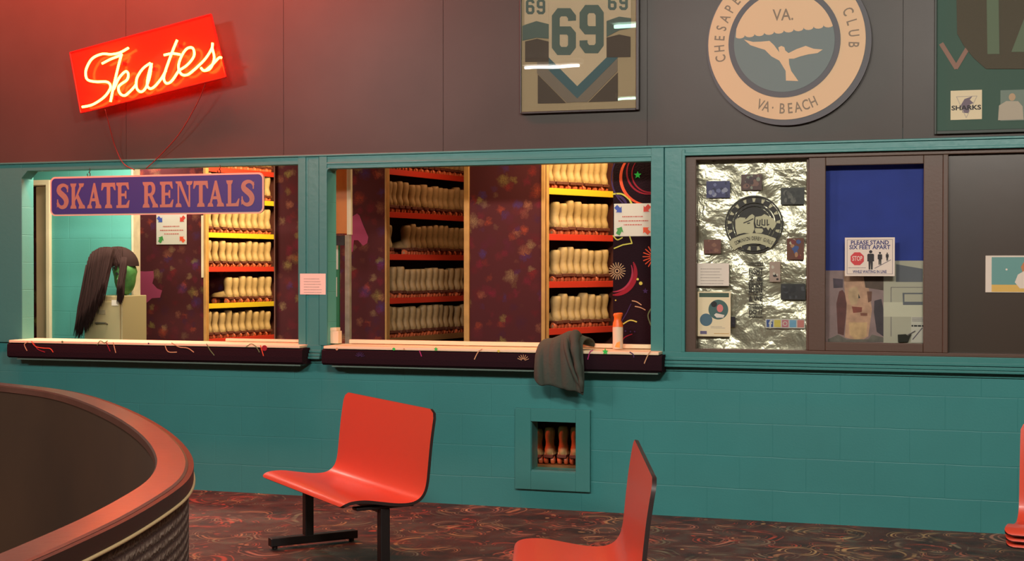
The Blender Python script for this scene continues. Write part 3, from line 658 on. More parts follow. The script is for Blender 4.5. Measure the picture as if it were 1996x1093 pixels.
for k in range(560):
    u = rnd.random()
    if u < .66:
        x = -.225+.25*rnd.random()**.85; top = .235+.16*math.sqrt(max(0, 1-((x+.035)/.19)**2))-.01; lo = -.29+.30*max(0, (x+.19)/.215)**1.5+rnd.uniform(-.06, .05)
        strand(x*.93-.003, top, x*1.05-.03+rnd.uniform(-.015, .015), lo, -.12+rnd.uniform(-.03, .01), -.24+rnd.uniform(-.015, .012), rnd.uniform(.005, .010))
    else:
        x = .105+.045*rnd.random(); top = .235+.12*rnd.random()*.6
        strand(x-.02, top, x+rnd.uniform(-.01, .012), rnd.uniform(-.07, .05), -.11, -.205+rnd.uniform(-.01, .01), rnd.uniform(.004, .008))
for k in range(60): x = -.02+.15*rnd.random(); strand(-.02+rnd.uniform(-.03, .05), .385, x, .225+rnd.uniform(-.03, .02), -.03, -.12, .007)
mb.build('hair', e, smooth=True)

# ------------------------------------------------------------------ sign SKATE RENTALS
YS = -.045; x0, z1 = W(99, 345, YS); x1, z0 = W(515, 415.5, YS); z1 = (z1+W(513, 336, YS)[1])/2; z0 = (z0+W(100, 421, YS)[1])/2
cx = (x0+x1)/2; e = empty('hanging_sign', (cx, YS, z0), 'blue hanging sign with rounded corners reading SKATE RENTALS in tan letters', 'sign')
def rrect(x0, x1, z0, z1, r, n=6):
    out = []
    for cxx, czz, a0 in ((x1-r, z1-r, 0), (x0+r, z1-r, 90), (x0+r, z0+r, 180), (x1-r, z0+r, 270)):
        out += [(cxx+r*math.cos(math.radians(a0+90*i/n)), czz+r*math.sin(math.radians(a0+90*i/n))) for i in range(n+1)]
    return out
w2 = (x1-x0)/2; hh = z1-z0; SB = mat('sign_blue', (50, 56, 130), .4); SBD = mat('sign_border', (200, 184, 164), .5); SL = mat('sign_letter_tan', (138, 122, 108), .5)
mb = MB(); mb.prism(rrect(-w2, w2, 0, hh, .04), -.006, .006, SBD); mb.prism(rrect(-w2+.012, w2-.012, .012, hh-.012, .032), -.008, -.006, SB); mb.build('board', e)
mb = MB()
def q(P_, poly, ox, wx, h, zb):     # glyph polygon in a 0..1 box
    mb.prism([(ox+p[0]*wx, zb+p[1]*h) for p in poly], -.0095, -.008, SL)
def serif(ch, ox, wx, h, zb):
    s = .10; Q = lambda p: q(0, p, ox, wx, h, zb)
    def foot(a, b, y, up): # flared serif block
        Q([(a, y), (b, y), (b-.03, y+up*s*.9), (b-.09, y+up*s*1.5), (a+.09, y+up*s*1.5), (a+.03, y+up*s*.9)])
    if ch == 'K':
        Q([(.1, 0), (.34, 0), (.34, 1), (.1, 1)]); foot(0, .44, 0, 1); foot(0, .44, 1, -1)
        Q([(.34, .42), (.70, .95), (.88, .95), (.48, .44), (.34, .30)]); foot(.60, .98, 1, -1); Q([(.38, .50), (.55, .58), (.98, .06), (.70, .04)]); foot(.58, 1.06, 0, 1)
    if ch == 'A':
        Q([(.06, .04), (.20, .04), (.52, .80), (.44, 1)]); Q([(.44, 1), (.56, 1), (.94, .04), (.66, .04), (.40, .84)]); Q([(.24, .28), (.76, .28), (.72, .40), (.29, .40)]); foot(-.04, .34, 0, 1); foot(.56, 1.04, 0, 1)
    if ch == 'T':
        Q([(.38, 0), (.64, 0), (.64, 1), (.38, 1)]); foot(.24, .78, 0, 1); Q([(0, .84), (1, .84), (.98, 1), (.02, 1)]); Q([(-.02, .70), (.06, .70), (.2, .86), (0, .92)]); Q([(1.02, .70), (.94, .70), (.8, .86), (1, .92)])
    if ch in 'EL':
        Q([(.12, 0), (.38, 0), (.38, 1), (.12, 1)]); foot(0, .5, 1, -1); Q([(0, 0), (.92, 0), (.9, .13), (0, .11)]); Q([(.92, 0), (1.0, .30), (.92, .30), (.72, .12)])
        if ch == 'E': Q([(0, 1), (.9, 1), (.88, .88), (0, .89)]); Q([(.9, 1), (.95, .72), (.87, .72), (.70, .89)]); Q([(.38, .46), (.68, .46), (.68, .57), (.38, .57)]); Q([(.66, .36), (.76, .36), (.76, .67), (.66, .67), (.6, .52)])
    if ch == 'N':
        Q([(.10, 0), (.20, 0), (.20, 1), (.10, 1)]); Q([(.10, 1), (.32, 1), (.90, .0), (.78, 0), (.18, .88)]); Q([(.80, 0), (.90, 0), (.90, 1), (.80, 1)]); foot(-.04, .36, 0, 1); foot(.64, 1.06, 1, -1); Q([(-.04, 1), (.3, 1), (.2, .88), (0, .92)])
    if ch == 'R':
        Q([(.10, 0), (.36, 0), (.36, 1), (.10, 1)]); foot(-.02, .48, 0, 1); foot(-.02, .5, 1, -1); Q([(.36, 1), (.60, 1), (.60, .88), (.36, .88)]); Q([(.36, .56), (.60, .56), (.60, .45), (.36, .45)])
        o = [(.58+.30*math.cos(math.radians(a)), .725+.275*math.sin(math.radians(a))) for a in range(90, -91, -15)]; i_ = [(.52+.12*math.cos(math.radians(a)), .725+.155*math.sin(math.radians(a))) for a in range(90, -91, -15)]
        for k in range(len(o)-1): Q([o[k], o[k+1], i_[k+1], i_[k]])
        Q([(.42, .48), (.64, .50), (1.0, .06), (.76, .03)]); foot(.66, 1.08, 0, 1)
    if ch == 'S':
        P_ = spline([(.90, .80), (.78, .90), (.52, .94), (.24, .86), (.20, .70), (.42, .58), (.66, .46), (.80, .30), (.70, .12), (.44, .06), (.20, .12), (.08, .24)], 5); n = len(P_)
        for k in range(n-1):
            t = (k+.5)/n; wd_ = (.10+.13*math.sin(math.pi*t)**2)
            a, b = P_[k], P_[k+1]; dx_, dy_ = (b[0]-a[0])*wx, (b[1]-a[1])*h; l = math.hypot(dx_, dy_); nx, ny = -dy_/l*wd_/2*h/wx, dx_/l*wd_/2
            e_ = (b[0]-a[0])*.3, (b[1]-a[1])*.3
            Q([(a[0]-nx-e_[0], a[1]-ny-e_[1]), (b[0]-nx+e_[0], b[1]-ny+e_[1]), (b[0]+nx+e_[0], b[1]+ny+e_[1]), (a[0]+nx-e_[0], a[1]+ny-e_[1])])
        Q([(.84, .66), (.93, .66), (.95, .95), (.86, .86)]); Q([(.05, .38), (.13, .38), (.16, .12), (.03, .05)])
K = (x1-x0)/(1925-30)
def PX(x): return -w2+(x-30)*K
for ch, a, b in (('S', 90, 205), ('K', 218, 348), ('A', 378, 500), ('T', 505, 630), ('E', 640, 760), ('R', 878, 1005), ('E', 1030, 1150), ('N', 1172, 1310), ('T', 1325, 1450), ('A', 1452, 1585), ('L', 1608, 1722), ('S', 1733, 1852)):
    if ch == 'R': mb.build('word', e); mb = MB()
    serif(ch, PX(a), PX(b)-PX(a), 200*K, (hh-200*K)/2)
mb.build('word', e)
for px in (173, 427):
    X = W(px, 340, YS)[0]-cx; mb = MB(); r = .012
    mb.tube([(X+r*math.sin(a), 0, hh+.012+r*1.3*math.cos(a)) for a in [2*math.pi*i/12 for i in range(11)]], .003, BLACKM, 6)
    mb.tube([(X, 0, hh-.02), (X, 0, hh+.002)], .003, BLACKM, 6); mb.tube([(X, 0, hh+.026), (X+.008, .004, hh+.04), (X, .012, 2.275-z0)], .003, BLACKM, 6); mb.build('hook', e)

# ------------------------------------------------------------------ neon sign Skates
YN = -.20
NEON = mat('neon_tube', (255, 200, 120), .3, emit=(1.0, .15, .016), es=42)
cn = W(290, 125, YN); e = empty('neon_sign', (cn[0], YN, cn[1]), 'tilted neon sign reading Skates in yellow script on a red board', 'neon sign')
quad = [(p[0]-cn[0], p[1]-cn[1]) for p in wp([(137, 103), (412, 28), (441, 150), (158, 220)], YN)]
mb = MB(); mb.prism(quad, 0, .012, REDP); mb.build('backing_board', e)
qi = [(p[0]*.985, p[1]*.97) for p in quad]; mb = MB(); RIM = mat('red_rim', (160, 24, 18), .35)
for i in range(4):
    a, b = quad[i], quad[(i+1) % 4]; mb.tube([(a[0], -.003, a[1]), (b[0], -.003, b[1])], .006, RIM, 6)
mb.build('rim', e)
paths = [[(515, 670), (580, 655), (650, 610), (688, 560), (690, 530), (665, 512), (600, 512), (550, 500), (537, 465), (545, 420), (580, 365), (640, 338), (695, 340), (750, 330), (805, 300)],
         [(640, 398), (690, 372), (745, 350), (765, 340)],
         [(760, 345), (740, 420), (712, 540), (692, 638)], [(712, 560), (745, 490), (785, 448), (803, 462), (795, 500), (745, 540), (750, 582), (782, 598), (825, 562), (850, 532)],
         [(942, 395), (895, 430), (858, 490), (856, 550), (882, 575), (912, 552), (938, 480), (950, 395)], [(950, 395), (930, 470), (922, 530), (940, 555), (970, 540), (1012, 490), (1040, 440)],
         [(1110, 250), (1085, 310), (1048, 410), (1026, 485), (1042, 521), (1075, 508), (1115, 450)], [(1028, 345), (1080, 335), (1128, 342)],
         [(1115, 445), (1175, 405), (1215, 350), (1208, 302), (1172, 304), (1138, 350), (1118, 415), (1135, 463), (1175, 468), (1225, 430)],
         [(1225, 430), (1285, 370), (1326, 305), (1332, 268), (1330, 300), (1342, 365), (1318, 428), (1278, 442), (1258, 424)], [(1290, 440), (1335, 400), (1372, 362), (1388, 362)]]
mb = MB()
for P_ in paths:
    q3 = [W(a/3.214, b/3.214, YN-.05) for a, b in P_]; mb.tube([(a-cn[0], -.05, b-cn[1]) for a, b in spline(q3, 6)], .0085, NEON, 8)
mb.build('neon_tube', e, smooth=True)
mb = MB()
for a, b in ((777, 400), (722, 610), (955, 430), (1125, 290), (1105, 480), (1340, 300)):
    X, Z = W(a/3.214, b/3.214, YN-.02); mb.box(X-cn[0]-.008, X-cn[0]+.008, -.046, 0, Z-cn[1]-.012, Z-cn[1]+.012, RIM)
mb.build('tube_support', e)
mb = MB()
for a, b in ((180, 130), (400, 85), (190, 190), (400, 140)):
    X, Z = W(a, b, YN); mb.tube([(X-cn[0], .012, Z-cn[1]), (X-cn[0], -YN-.0225, Z-cn[1])], .008, BLACKM, 8)
mb.build('standoff', e)
gl = bpy.data.lights.new('neon_glow', 'POINT'); gl.energy = 9; gl.color = (1.0, .075, .03); gl.shadow_soft_size = .16
go = bpy.data.objects.new('neon_glow', gl); COL.objects.link(go); go.location = (cn[0], YN-.30, cn[1])
CORD = mat('red_cord', (120, 34, 26), .5)
for P_, lbl in (([(205, 213, -.19), (213, 245, -.14), (224, 285, -.08), (240, 318, -.055), (262, 331, -.05)], 'left thin cord hanging from the neon sign to the window head'),
                ([(402, 158, -.19), (385, 200, -.15), (350, 260, -.10), (310, 305, -.06), (285, 328, -.05)], 'right thin cord slanting down from the neon sign to the window head')):
    pts = [(W(a, b, c_)[0], c_, W(a, b, c_)[1]) for a, b, c_ in P_]; mb = MB(); mb.tube(spline(pts, 5), .0035, CORD, 6); tag(mb.build('power_cord', smooth=True), lbl, 'cord')

# ------------------------------------------------------------------ framed jersey
YJ = -.045; SJ = 3.644
def J(pts): return wp(pts, YJ, 980, 0, SJ)
x0, z0 = W(1017, 217, YJ); x1 = W(1240, 214, YJ)[0]; zt = W(1100, -190, YJ)[1]; cx = (x0+x1)/2
z0 = (z0+W(1240, 212, YJ)[1])/2
e = empty('framed_jersey', (cx, YJ, z0), 'white sports jersey number 69 framed behind a clear pane on the dark wall', 'framed jersey')
def loc(pts): return [(p[0]-cx, p[1]-z0) for p in pts]
JB = mat('frame_board', (176, 150, 118), .8); JW = mat('jersey_white', (206, 178, 148), .85, bump=.2, bscale=150); JG = mat('jersey_teal', (98, 106, 98), .85); JD = mat('jersey_dark', (92, 76, 66), .85); JT = mat('jersey_teal_stripe', (84, 104, 108), .85); JM = mat('jersey_mauve', (134, 116, 102), .85)
mb = MB(); mb.box(x0-cx, x1-cx, .0, .02, 0, zt-z0, JB); mb.build('backing', e)
mb = MB(); DF = mat('dark_frame', (40, 34, 32), .4)
for a, b, c_, d_ in ((x0-cx-.012, x0-cx, -.012, zt-z0+.01), (x1-cx, x1-cx+.02, -.012, zt-z0+.01), (x0-cx, x1-cx, -.014, 0), (x0-cx, x1-cx, zt-z0, zt-z0+.012)): mb.box(a, b, -.012, .021, c_, d_, DF)
mb.build('frame', e, bevel=.003)
mb = MB(); L0, L1, L2, L3 = -.002, -.004, -.006, -.008
mb.prism(loc(J([(330, -600), (738, -600), (738, 408), (530, 612), (328, 408)])), L1, L0, JW)
for s in ([(155, -500), (328, -500), (328, 172), (240, 150), (155, 178)], [(738, -500), (912, -500), (912, 130), (828, 118), (738, 150)]): mb.prism(loc(J(s)), L1, L0, JW)
for s in ([(140, 185), (240, 150), (328, 172), (328, 275), (240, 268), (140, 290)], [(738, 150), (828, 118), (912, 130), (912, 200), (828, 215), (738, 262)]): mb.prism(loc(J(s)), L1, L0, JG)
for s in ([(160, 295), (245, 275), (328, 296), (328, 440), (160, 440)], [(738, 268), (828, 245), (908, 262), (908, 405), (738, 408)]): mb.prism(loc(J(s)), L1, L0, JD)
for s in ([(328, 408), (530, 612), (530, 715), (328, 500), (260, 500), (235, 440), (328, 440)],): mb.prism(loc(J([(328, 408), (530, 612), (530, 700), (328, 500)])), L1, L0, JT)
mb.prism(loc(J([(738, 408), (820, 408), (530, 700), (530, 612)])), L1, L0, JT)
mb.prism(loc(J([(328, 500), (530, 700), (530, 725), (455, 730), (245, 520), (245, 440), (328, 440)])), L1, L0, JM); mb.prism(loc(J([(815, 415), (815, 505), (600, 725), (530, 725), (530, 700)])), L1, L0, JM)
mb.prism(loc(J([(250, 530), (450, 732), (250, 735)])), L1, L0, JD); mb.prism(loc(J([(818, 515), (818, 718), (610, 725)])), L1, L0, JD)
mb.build('jersey', e)
mb = MB()
def six(ox, oy, w_, h_, flip, lw, m, y0, y1):
    # block numeral, outline path on a 0..1 box
    P_ = [(1, .22), (1, .12), (.78, 0), (.22, 0), (0, .12), (0, .88), (.22, 1), (.78, 1), (1, .88), (1, .57), (.8, .47), (.1, .47)]
    pts = []
    for x, y_ in P_:
        if flip: x, y_ = 1-x, 1-y_
        pts.append((ox+x*w_, oy+y_*h_))
    pp = loc(J(pts)); mb.path(pp, lw, y0, y1, m)
six(378, 88, 115, 275, False, .052, JG, L2, L1); six(575, 65, 115, 285, True, .052, JG, L2, L1)
for ox in (175, 252): six(ox, 5, 42, 88, ox != 175, .017, JG, L2, L1)
for ox in (758, 838): six(ox, -25, 42, 88, ox != 758, .017, JG, L2, L1)
mb.build('number', e)
mb = MB(); mb.box(x0-cx, x1-cx, -.011, -.009, 0, zt-z0, GLASS); mb.build('pane', e)

# ------------------------------------------------------------------ round club sign
YR = -.06; c0 = W(1531.5, 81.5, YR); e = empty('round_sign', (c0[0], YR, c0[1]), 'large round club sign with a white seabird on blue-grey and a cream lettered ring', 'sign')
R1 = .473; RC = mat('ring_cream', (214, 182, 142), .6); RD = mat('ring_dark', (78, 78, 82), .55); RB = mat('seal_blue', (104, 120, 118), .6); GT = mat('seal_letter', (128, 112, 92), .6)
mb = MB(); mb.disc((0.012, -.012), R1+.022, .004, .036, RD, 96); mb.disc((0, 0), R1, 0, .004, RC, 96); mb.build('backing_disc', e, smooth=30)
ci = W(1528, 82, YR); ci = (ci[0]-c0[0], ci[1]-c0[1]); R2 = .337; R3 = .303
mb = MB(); mb.disc(ci, R2, -.003, 0, RD, 80); mb.disc(ci, R3, -.005, -.003, RB, 80)
top = [(ci[0]+R3*math.cos(math.radians(a)), ci[1]+R3*math.sin(math.radians(a))) for a in range(18, 165, 6)]
scal = []
for k in range(10):
    xa = ci[0]-R3*.975+k*R3*.195
    for a in range(180, 361, 30): scal.append((xa+R3*.0975+R3*.0975*math.cos(math.radians(a)), ci[1]+R3*.205+R3*.055*math.sin(math.radians(a))+k*.0045-.012))
mb.prism(top+scal[1:-1], -.0065, -.005, RC)
bird = [(430, 302), (500, 320), (560, 318), (625, 312), (660, 345), (700, 400), (692, 362), (715, 350), (738, 360), (745, 385), (770, 405), (830, 375), (900, 350), (960, 372), (1030, 378), (990, 405), (920, 415), (860, 430), (810, 448), (772, 448), (775, 490), (790, 540), (845, 618), (750, 614), (748, 540), (700, 462), (640, 430), (590, 380), (540, 365), (480, 345)]
mb.prism([(p[0]-c0[0], p[1]-c0[1]) for p in wp(bird, YR, 1340, 0, 3.903)], -.007, -.005, RC)
mb.build('emblem', e)
mb = MB(); rm = (R1+R2)/2
arc_text(mb, 'CHESAPEAKE', (0, 0), rm-.0, 192, 112, .062, -.001, GT, sx=.72, bold=.012); mb.build('word', e); mb = MB()
arc_text(mb, 'SKATING', (0, 0), rm, 98, 44, .062, -.001, GT, sx=.72, bold=.012); mb.build('word', e); mb = MB()
arc_text(mb, 'CLUB', (0, 0), rm, 24, -5, .062, -.001, GT, sx=.72, bold=.012); mb.build('word', e); mb = MB()
arc_text(mb, 'VA.', (0, 0), rm, 248, 259, .062, -.001, GT, inward=True, sx=.72, bold=.012); mb.build('word', e); mb = MB()
arc_text(mb, 'BEACH', (0, 0), rm, 267, 294, .062, -.001, GT, inward=True, sx=.72, bold=.012); mb.build('word', e); mb = MB()
p = W(1527, 29, YR); text(mb, 'VA.', (p[0]-c0[0], p[1]-c0[1]), .07, -.0075, GT, sx=.85, bold=.01)
mb.build('word', e)

# ------------------------------------------------------------------ green display board top right
YG = -.04; x0, z0 = W(1821, 262, YG); x1 = W(2190, 250, YG)[0]; zt = W(1900, -200, YG)[1]; cx = (x0+x1)/2
e = empty('display_board', (cx, YG, z0), 'dark green framed display board with a shirt and two pictures, top right', 'display board')
mb = MB(); DG = mat('board_green', (66, 92, 80), .85); mb.box(x0-cx+.012, x1-cx, 0, .02, .015, zt-z0, DG); mb.build('backing', e)
mb = MB(); GF = mat('board_frame', (40, 52, 44), .5); mb.box(x0-cx, x0-cx+.014, -.012, .0, 0, zt-z0, GF); mb.box(x0-cx+.014, x1-cx, -.012, .0, -.0, .02, GF); mb.box(x0-cx+.014, x1-cx, -.012, .0, zt-z0-.02, zt-z0, GF); mb.build('frame', e, bevel=.003)
def Q2(pts): return [(p[0]-cx, p[1]-z0) for p in wp(pts, YG, 1760, 0, 3.644)]
mb = MB(); SH = mat('shirt_brown', (80, 76, 62), .9, bump=.3, bscale=100)
mb.prism(Q2([(370, -500), (1400, -500), (1400, 490), (590, 490), (500, 410), (430, 320), (385, 240)]), -.006, -.001, SH); mb.build('shirt', e)
mb = MB(); LG = mat('shirt_letter', (96, 112, 90), .9); mb.prism(Q2([(590, -300), (675, -300), (685, 385), (600, 385)]), -.008, -.006, LG); mb.prism(Q2([(770, 370), (900, 30), (980, 30), (980, 370)]), -.008, -.006, LG); mb.build('shirt_print', e)
mb = MB(); ST = mat('stripe_pink', (140, 112, 98), .9); mb.line(Q2([(275, 315), (378, 480), (455, 350)]), .026, -.003, -.001, ST); mb.build('ribbon', e)
mb = MB(); a, z1 = W(1853, 177, YG-.004); b, zb = W(1914, 232, YG-.004); CREAMC = mat('card_cream', (216, 204, 168), .7); mb.box(a, b, YG-.0042, YG-.0012, zb, z1, CREAMC); GREY = mat('grey_ink', (110, 100, 110), .7)
c_ = ((a+b)/2, (zb+z1)/2); y = YG-.0044
mb.line([(c_[0]-.055, c_[1]+.05), (c_[0]+.06, c_[1]+.05), (c_[0], c_[1]-.075), (c_[0]-.055, c_[1]+.05)], .004, y-.0002, y, mat('pale_ink', (176, 166, 150), .7))
mb.prism([(c_[0]-.03, c_[1]+.0), (c_[0]-.01, c_[1]+.035), (c_[0]+.035, c_[1]+.05), (c_[0]+.02, c_[1]+.03), (c_[0]+.04, c_[1]+.01), (c_[0]+.02, c_[1]), (c_[0]+.015, c_[1]-.05), (c_[0]-.02, c_[1]-.045)], y-.0003, y, GREY)
text(mb, 'SHARKS', (c_[0], c_[1]-.016), .026, y-.0008, INK, sx=1.25, bold=.03)
tag(mb.build('logo_card'), 'cream card printed SHARKS on the green display board', 'card')
mb = MB(); a, z1 = W(1950, 176, YG-.004); b, zb = W(2010, 234, YG-.004); mb.box(a, b, YG-.0042, YG-.0012, zb, z1, mat('photo_green', (104, 122, 108), .6)); y = YG-.0044; PS = mat('pale_shirt', (170, 162, 142), .7)
cc = W(1972, 205, YG); mb.prism([(cc[0]-.075, zb+.005), (cc[0]-.07, cc[1]), (cc[0]-.03, cc[1]+.025), (cc[0]+.035, cc[1]+.022), (cc[0]+.06, cc[1]-.01), (cc[0]+.065, zb+.005)], y-.0004, y, PS); mb.disc((cc[0]+.002, cc[1]+.047), .022, y-.0006, y, mat('photo_skin', (176, 150, 118), .7), 16, .85)
tag(mb.build('portrait_photo'), 'small portrait photo of a person in a pale shirt on the green display board', 'photo')

# ------------------------------------------------------------------ sliding window at the right
e = empty('window_1', (-.78, 0, OZ0)); struct(e); ex, ez = -.78, OZ0
def wbox(mb, p0, p1, Y0, Y1, m):
    a, z1 = W(*p0, Y0); b, z0 = W(*p1, Y0); mb.box(a-ex, b-ex, Y0, Y1, z0-ez, z1-ez, m)
zt = O3[2]-ez; a = O3[0]-ex; b = 1.6-ex
mb = MB(); mb.box(a, a+.07, .0, .11, 0, zt, BROWN); mb.box(b-.07, b, 0, .11, 0, zt, BROWN); mb.box(a, b, 0, .11, zt-.03, zt, BROWN); mb.box(a, b, 0, .11, 0, .022, BROWN)
mb.box(W(1572, 500, .04)[0]-ex, W(1600, 500, .04)[0]-ex, .04, .1, .022, zt-.03, BROWN); xm = W(1842, 500, 0)[0]-ex; mb.box(xm-.012, xm+.018, .0, .05, .022, zt-.03, BROWN); mb.build('frame', e, bevel=.004)
mb = MB(); YSH = .012
s0, s1 = W(1576, 500, YSH)[0]-ex, W(1838, 500, YSH)[0]-ex; g0, g1 = W(1609, 500, YSH)[0]-ex, W(1800, 500, YSH)[0]-ex
gz1 = W(1700, 321, YSH)[1]-ez; gz0 = W(1700, 668, YSH)[1]-ez
for q_ in ((s0, g0, .022, zt-.03), (g1, s1, .022, zt-.03), (g0, g1, gz1, zt-.03), (g0, g1, .022, gz0)): mb.box(q_[0], q_[1], YSH, YSH+.03, q_[2], q_[3], BROWN)
sash = mb.build('sliding_sash', e, bevel=.004); mb = MB(); mb.box(g0, g1, YSH+.012, YSH+.016, gz0, gz1, GLASS); mb.build('pane', sash)
mb = MB(); mb.box(a+.07, W(1572, 500, .05)[0]-ex, .055, .059, .022, zt-.03, GLASS); mb.build('pane', e)
mb = MB(); mb.box(xm+.018, b-.07, .035, .045, .022, zt-.03, mat('dark_brown_pane', (64, 54, 44), .3, spec=.6, bump=.03, bscale=8)); mb.build('dark_pane', e)

# silver foil banner
def foil_mat():
    m = mat('silver_foil', (214, 206, 182), .30, metal=.75)
    nt = m.node_tree; N = nt.nodes; L = nt.links; b = N['Principled BSDF']; tc = N.new('ShaderNodeTexCoord')
    n1 = N.new('ShaderNodeTexNoise'); n1.inputs['Scale'].default_value = 5; n1.inputs['Detail'].default_value = 5; n1.inputs['Distortion'].default_value = .3; L.new(tc.outputs['Object'], n1.inputs[0])
    bp = N.new('ShaderNodeBump'); bp.inputs['Strength'].default_value = .9; bp.inputs['Distance'].default_value = .05; L.new(n1.outputs[0], bp.inputs['Height']); L.new(bp.outputs[0], b.inputs['Normal'])
    return m
FOIL = foil_mat(); YF = .085; x0, z1 = W(1359, 313, YF); x1, z0 = W(1574, 682, YF); cx = (x0+x1)/2; czf = z0
e = empty('foil_banner', (cx, YF, z0), 'crumpled silver foil banner with a round fist emblem behind the left window pane', 'banner')
mb = MB(); rnd = random.Random(2); nx, nz = 40, 66
ph = [(rnd.uniform(0, 6), rnd.uniform(8, 34), rnd.uniform(6, 30)) for _ in range(7)]
vs_ = []
for j in range(nz+1):
    for i in range(nx+1):
        x = x0-cx+(x1-x0)*i/nx; z_ = (z1-z0)*j/nz; yy = sum(math.sin(a_+b_*x+c_*z_+1.5*math.sin(c_*x*.7))/(b_+c_) for a_, b_, c_ in ph)*.05+.004
        wv = .006*math.sin(i*.7)+.004*math.sin(i*1.9) if j == nz else 0
        vs_.append((x, yy, z_+wv))
mb.add(vs_, [(j*(nx+1)+i, j*(nx+1)+i+1, (j+1)*(nx+1)+i+1, (j+1)*(nx+1)+i) for j in range(nz) for i in range(nx)], FOIL); mb.build('foil', e, smooth=True)
YE = YF-.012
def FP(pts, ox=1340, oy=300, s=5.467): return [(p[0]-cx, p[1]-czf) for p in wp(pts, YE, ox, oy, s)]
mb = MB(); c_ = FP([(708, 750)])[0]; S_ = 5.467*299*1.058/1.0; EB = mat('emblem_black', (52, 44, 42), .5); EC = mat('emblem_silver', (196, 184, 152), .4, .3)
r = lambda k: k/S_; y = -.013
mb.ring(c_, r(296), r(312), y, y+.001, EB, 64); mb.ring(c_, r(232), r(288), y, y+.001, EB, 64); mb.ring(c_, r(196), r(222), y, y+.001, EB, 64); mb.disc(c_, r(188), y, y+.001, EB, 48)
for k in range(17):
    a_ = math.radians(90+k*360/17); p_ = (c_[0]+r(261)*math.cos(a_), c_[1]+r(261)*math.sin(a_)); t_ = (-math.sin(a_), math.cos(a_)); n_ = (math.cos(a_), math.sin(a_))
    P_ = [(p_[0]+t_[0]*r(u)+n_[0]*r(v), p_[1]+t_[1]*r(u)+n_[1]*r(v)) for u, v in ((-19, 20), (19, 20), (9, -20), (-9, -20))]; mb.prism(P_, y-.001, y, EC)
for P_ in ([(510, 700), (560, 675), (620, 680), (690, 640), (715, 660), (705, 740), (715, 800), (690, 850), (600, 840), (530, 860), (512, 790)],
           [(725, 670), (790, 660), (820, 640), (870, 665), (920, 690), (950, 740), (930, 780), (905, 810), (880, 780), (862, 815), (840, 780), (815, 790), (790, 770), (760, 780), (735, 775), (722, 730)],
           [(722, 790), (800, 795), (808, 820), (790, 842), (730, 842), (718, 815)]): mb.prism(FP(P_), y-.001, y, EC)
for P_ in ([(620, 690), (660, 650), (695, 628)], [(600, 735), (650, 715), (700, 690)], [(640, 740), (665, 735)], [(745, 700), (742, 755), (770, 765), (775, 705)], [(795, 695), (795, 755), (825, 760), (825, 700)], [(850, 700), (850, 760), (870, 750)]): mb.line(FP(P_), r(12), y-.002, y-.001, EB)
o_ = [(c_[0]+r(450)*math.cos(math.radians(a_)), c_[1]-r(545)+r(450)*math.sin(math.radians(a_))) for a_ in range(128, 51, -7)]; i_ = [(c_[0]+r(340)*math.cos(math.radians(a_)), c_[1]-r(545)+r(340)*math.sin(math.radians(a_))) for a_ in range(128, 51, -7)]
for k in range(len(o_)-1): mb.prism([o_[k], o_[k+1], i_[k+1], i_[k]], y-.0025, y-.001, EC)
arc_text(mb, 'DOMINION DERBY GIRLS', (c_[0], c_[1]-r(545)), r(395), 119, 61, r(40), y-.0045, EB, sx=.62, bold=.01)
mb.build('fist_emblem', e)
mb = MB()
for txt, py, h in (('FIGHT', 528, 11), ('2 &', 543, 9), ('BELIEVE', 563, 14), ('& WE', 582, 10), ('DO IT', 608, 9)):
    p_ = FP([(1473, py)], 0, 0, 1)[0]; vs0, _ = glyph(txt, .02); wtx = (max(v[0] for v in vs0)-min(v[0] for v in vs0))*h/.70; text(mb, txt, p_, h/316., -.013, EB, sx=27/wtx, bold=.02)
rn = random.Random(4)
for py in (512, 516, 535, 551, 554, 573, 593, 597, 600, 617):
    a_, b_ = FP([(1459, py), (1487, py)], 0, 0, 1); scribble(mb, a_[0], b_[0], a_[1], .006, -.013, EB, rn)
mb.build('slogan', e)

# photographs and sheets in the window
def blobphoto(px0, py0, px1, py1, Y, base, blobs, label, name='photo_print', seed=1, n=14):
    a, z1 = W(px0, py0, Y); b, z0 = W(px1, py1, Y); mb = MB(); mb.box(a, b, Y-.0015, Y, z0, z1, mat('photo_%s_%d' % (name, seed), base, .35)); rn = random.Random(seed)
    ms = [mat('tone_%d_%d_%d' % c, c, .4) for c in blobs]
    for k in range(n):
        rr = rn.uniform(.08, .2)*min(b-a, z1-z0); sx = rn.uniform(.6, 1.3); X = rn.uniform(a+rr*1.35, b-rr*1.35); Z = rn.uniform(z0+rr*1.05, z1-rr*1.05)
        mb.prism([(X+rr*sx*math.cos(t)*rn.uniform(.7, 1), Z+rr*math.sin(t)*rn.uniform(.7, 1)) for t in [2*math.pi*i/9 for i in range(9)]], Y-.0016-.00003*k, Y-.0014, ms[k % len(ms)])
    return tag(mb.build(name), label, 'photo')
YP = .062-.008
YP = YF-.018
blobphoto(1377, 353, 1423, 385, YP, (70, 66, 110), [(120, 120, 160), (50, 46, 80), (160, 156, 176)], 'blue-violet photo of players at the upper left of the foil banner', seed=1)
blobphoto(1445, 340, 1485, 370, YP, (92, 60, 58), [(140, 96, 84), (150, 150, 130), (70, 44, 50)], 'maroon photo at the top centre of the foil banner', seed=2, n=18)
blobphoto(1522, 366, 1568, 398, YP, (62, 58, 56), [(90, 84, 80), (48, 44, 44), (110, 104, 96)], 'dark grey group photo at the upper right of the foil banner', seed=3, n=20)
blobphoto(1372, 467, 1405, 494, YP, (130, 84, 74), [(110, 60, 64), (160, 110, 90)], 'pale red photo left of the emblem, above a white sheet', seed=4, n=8)
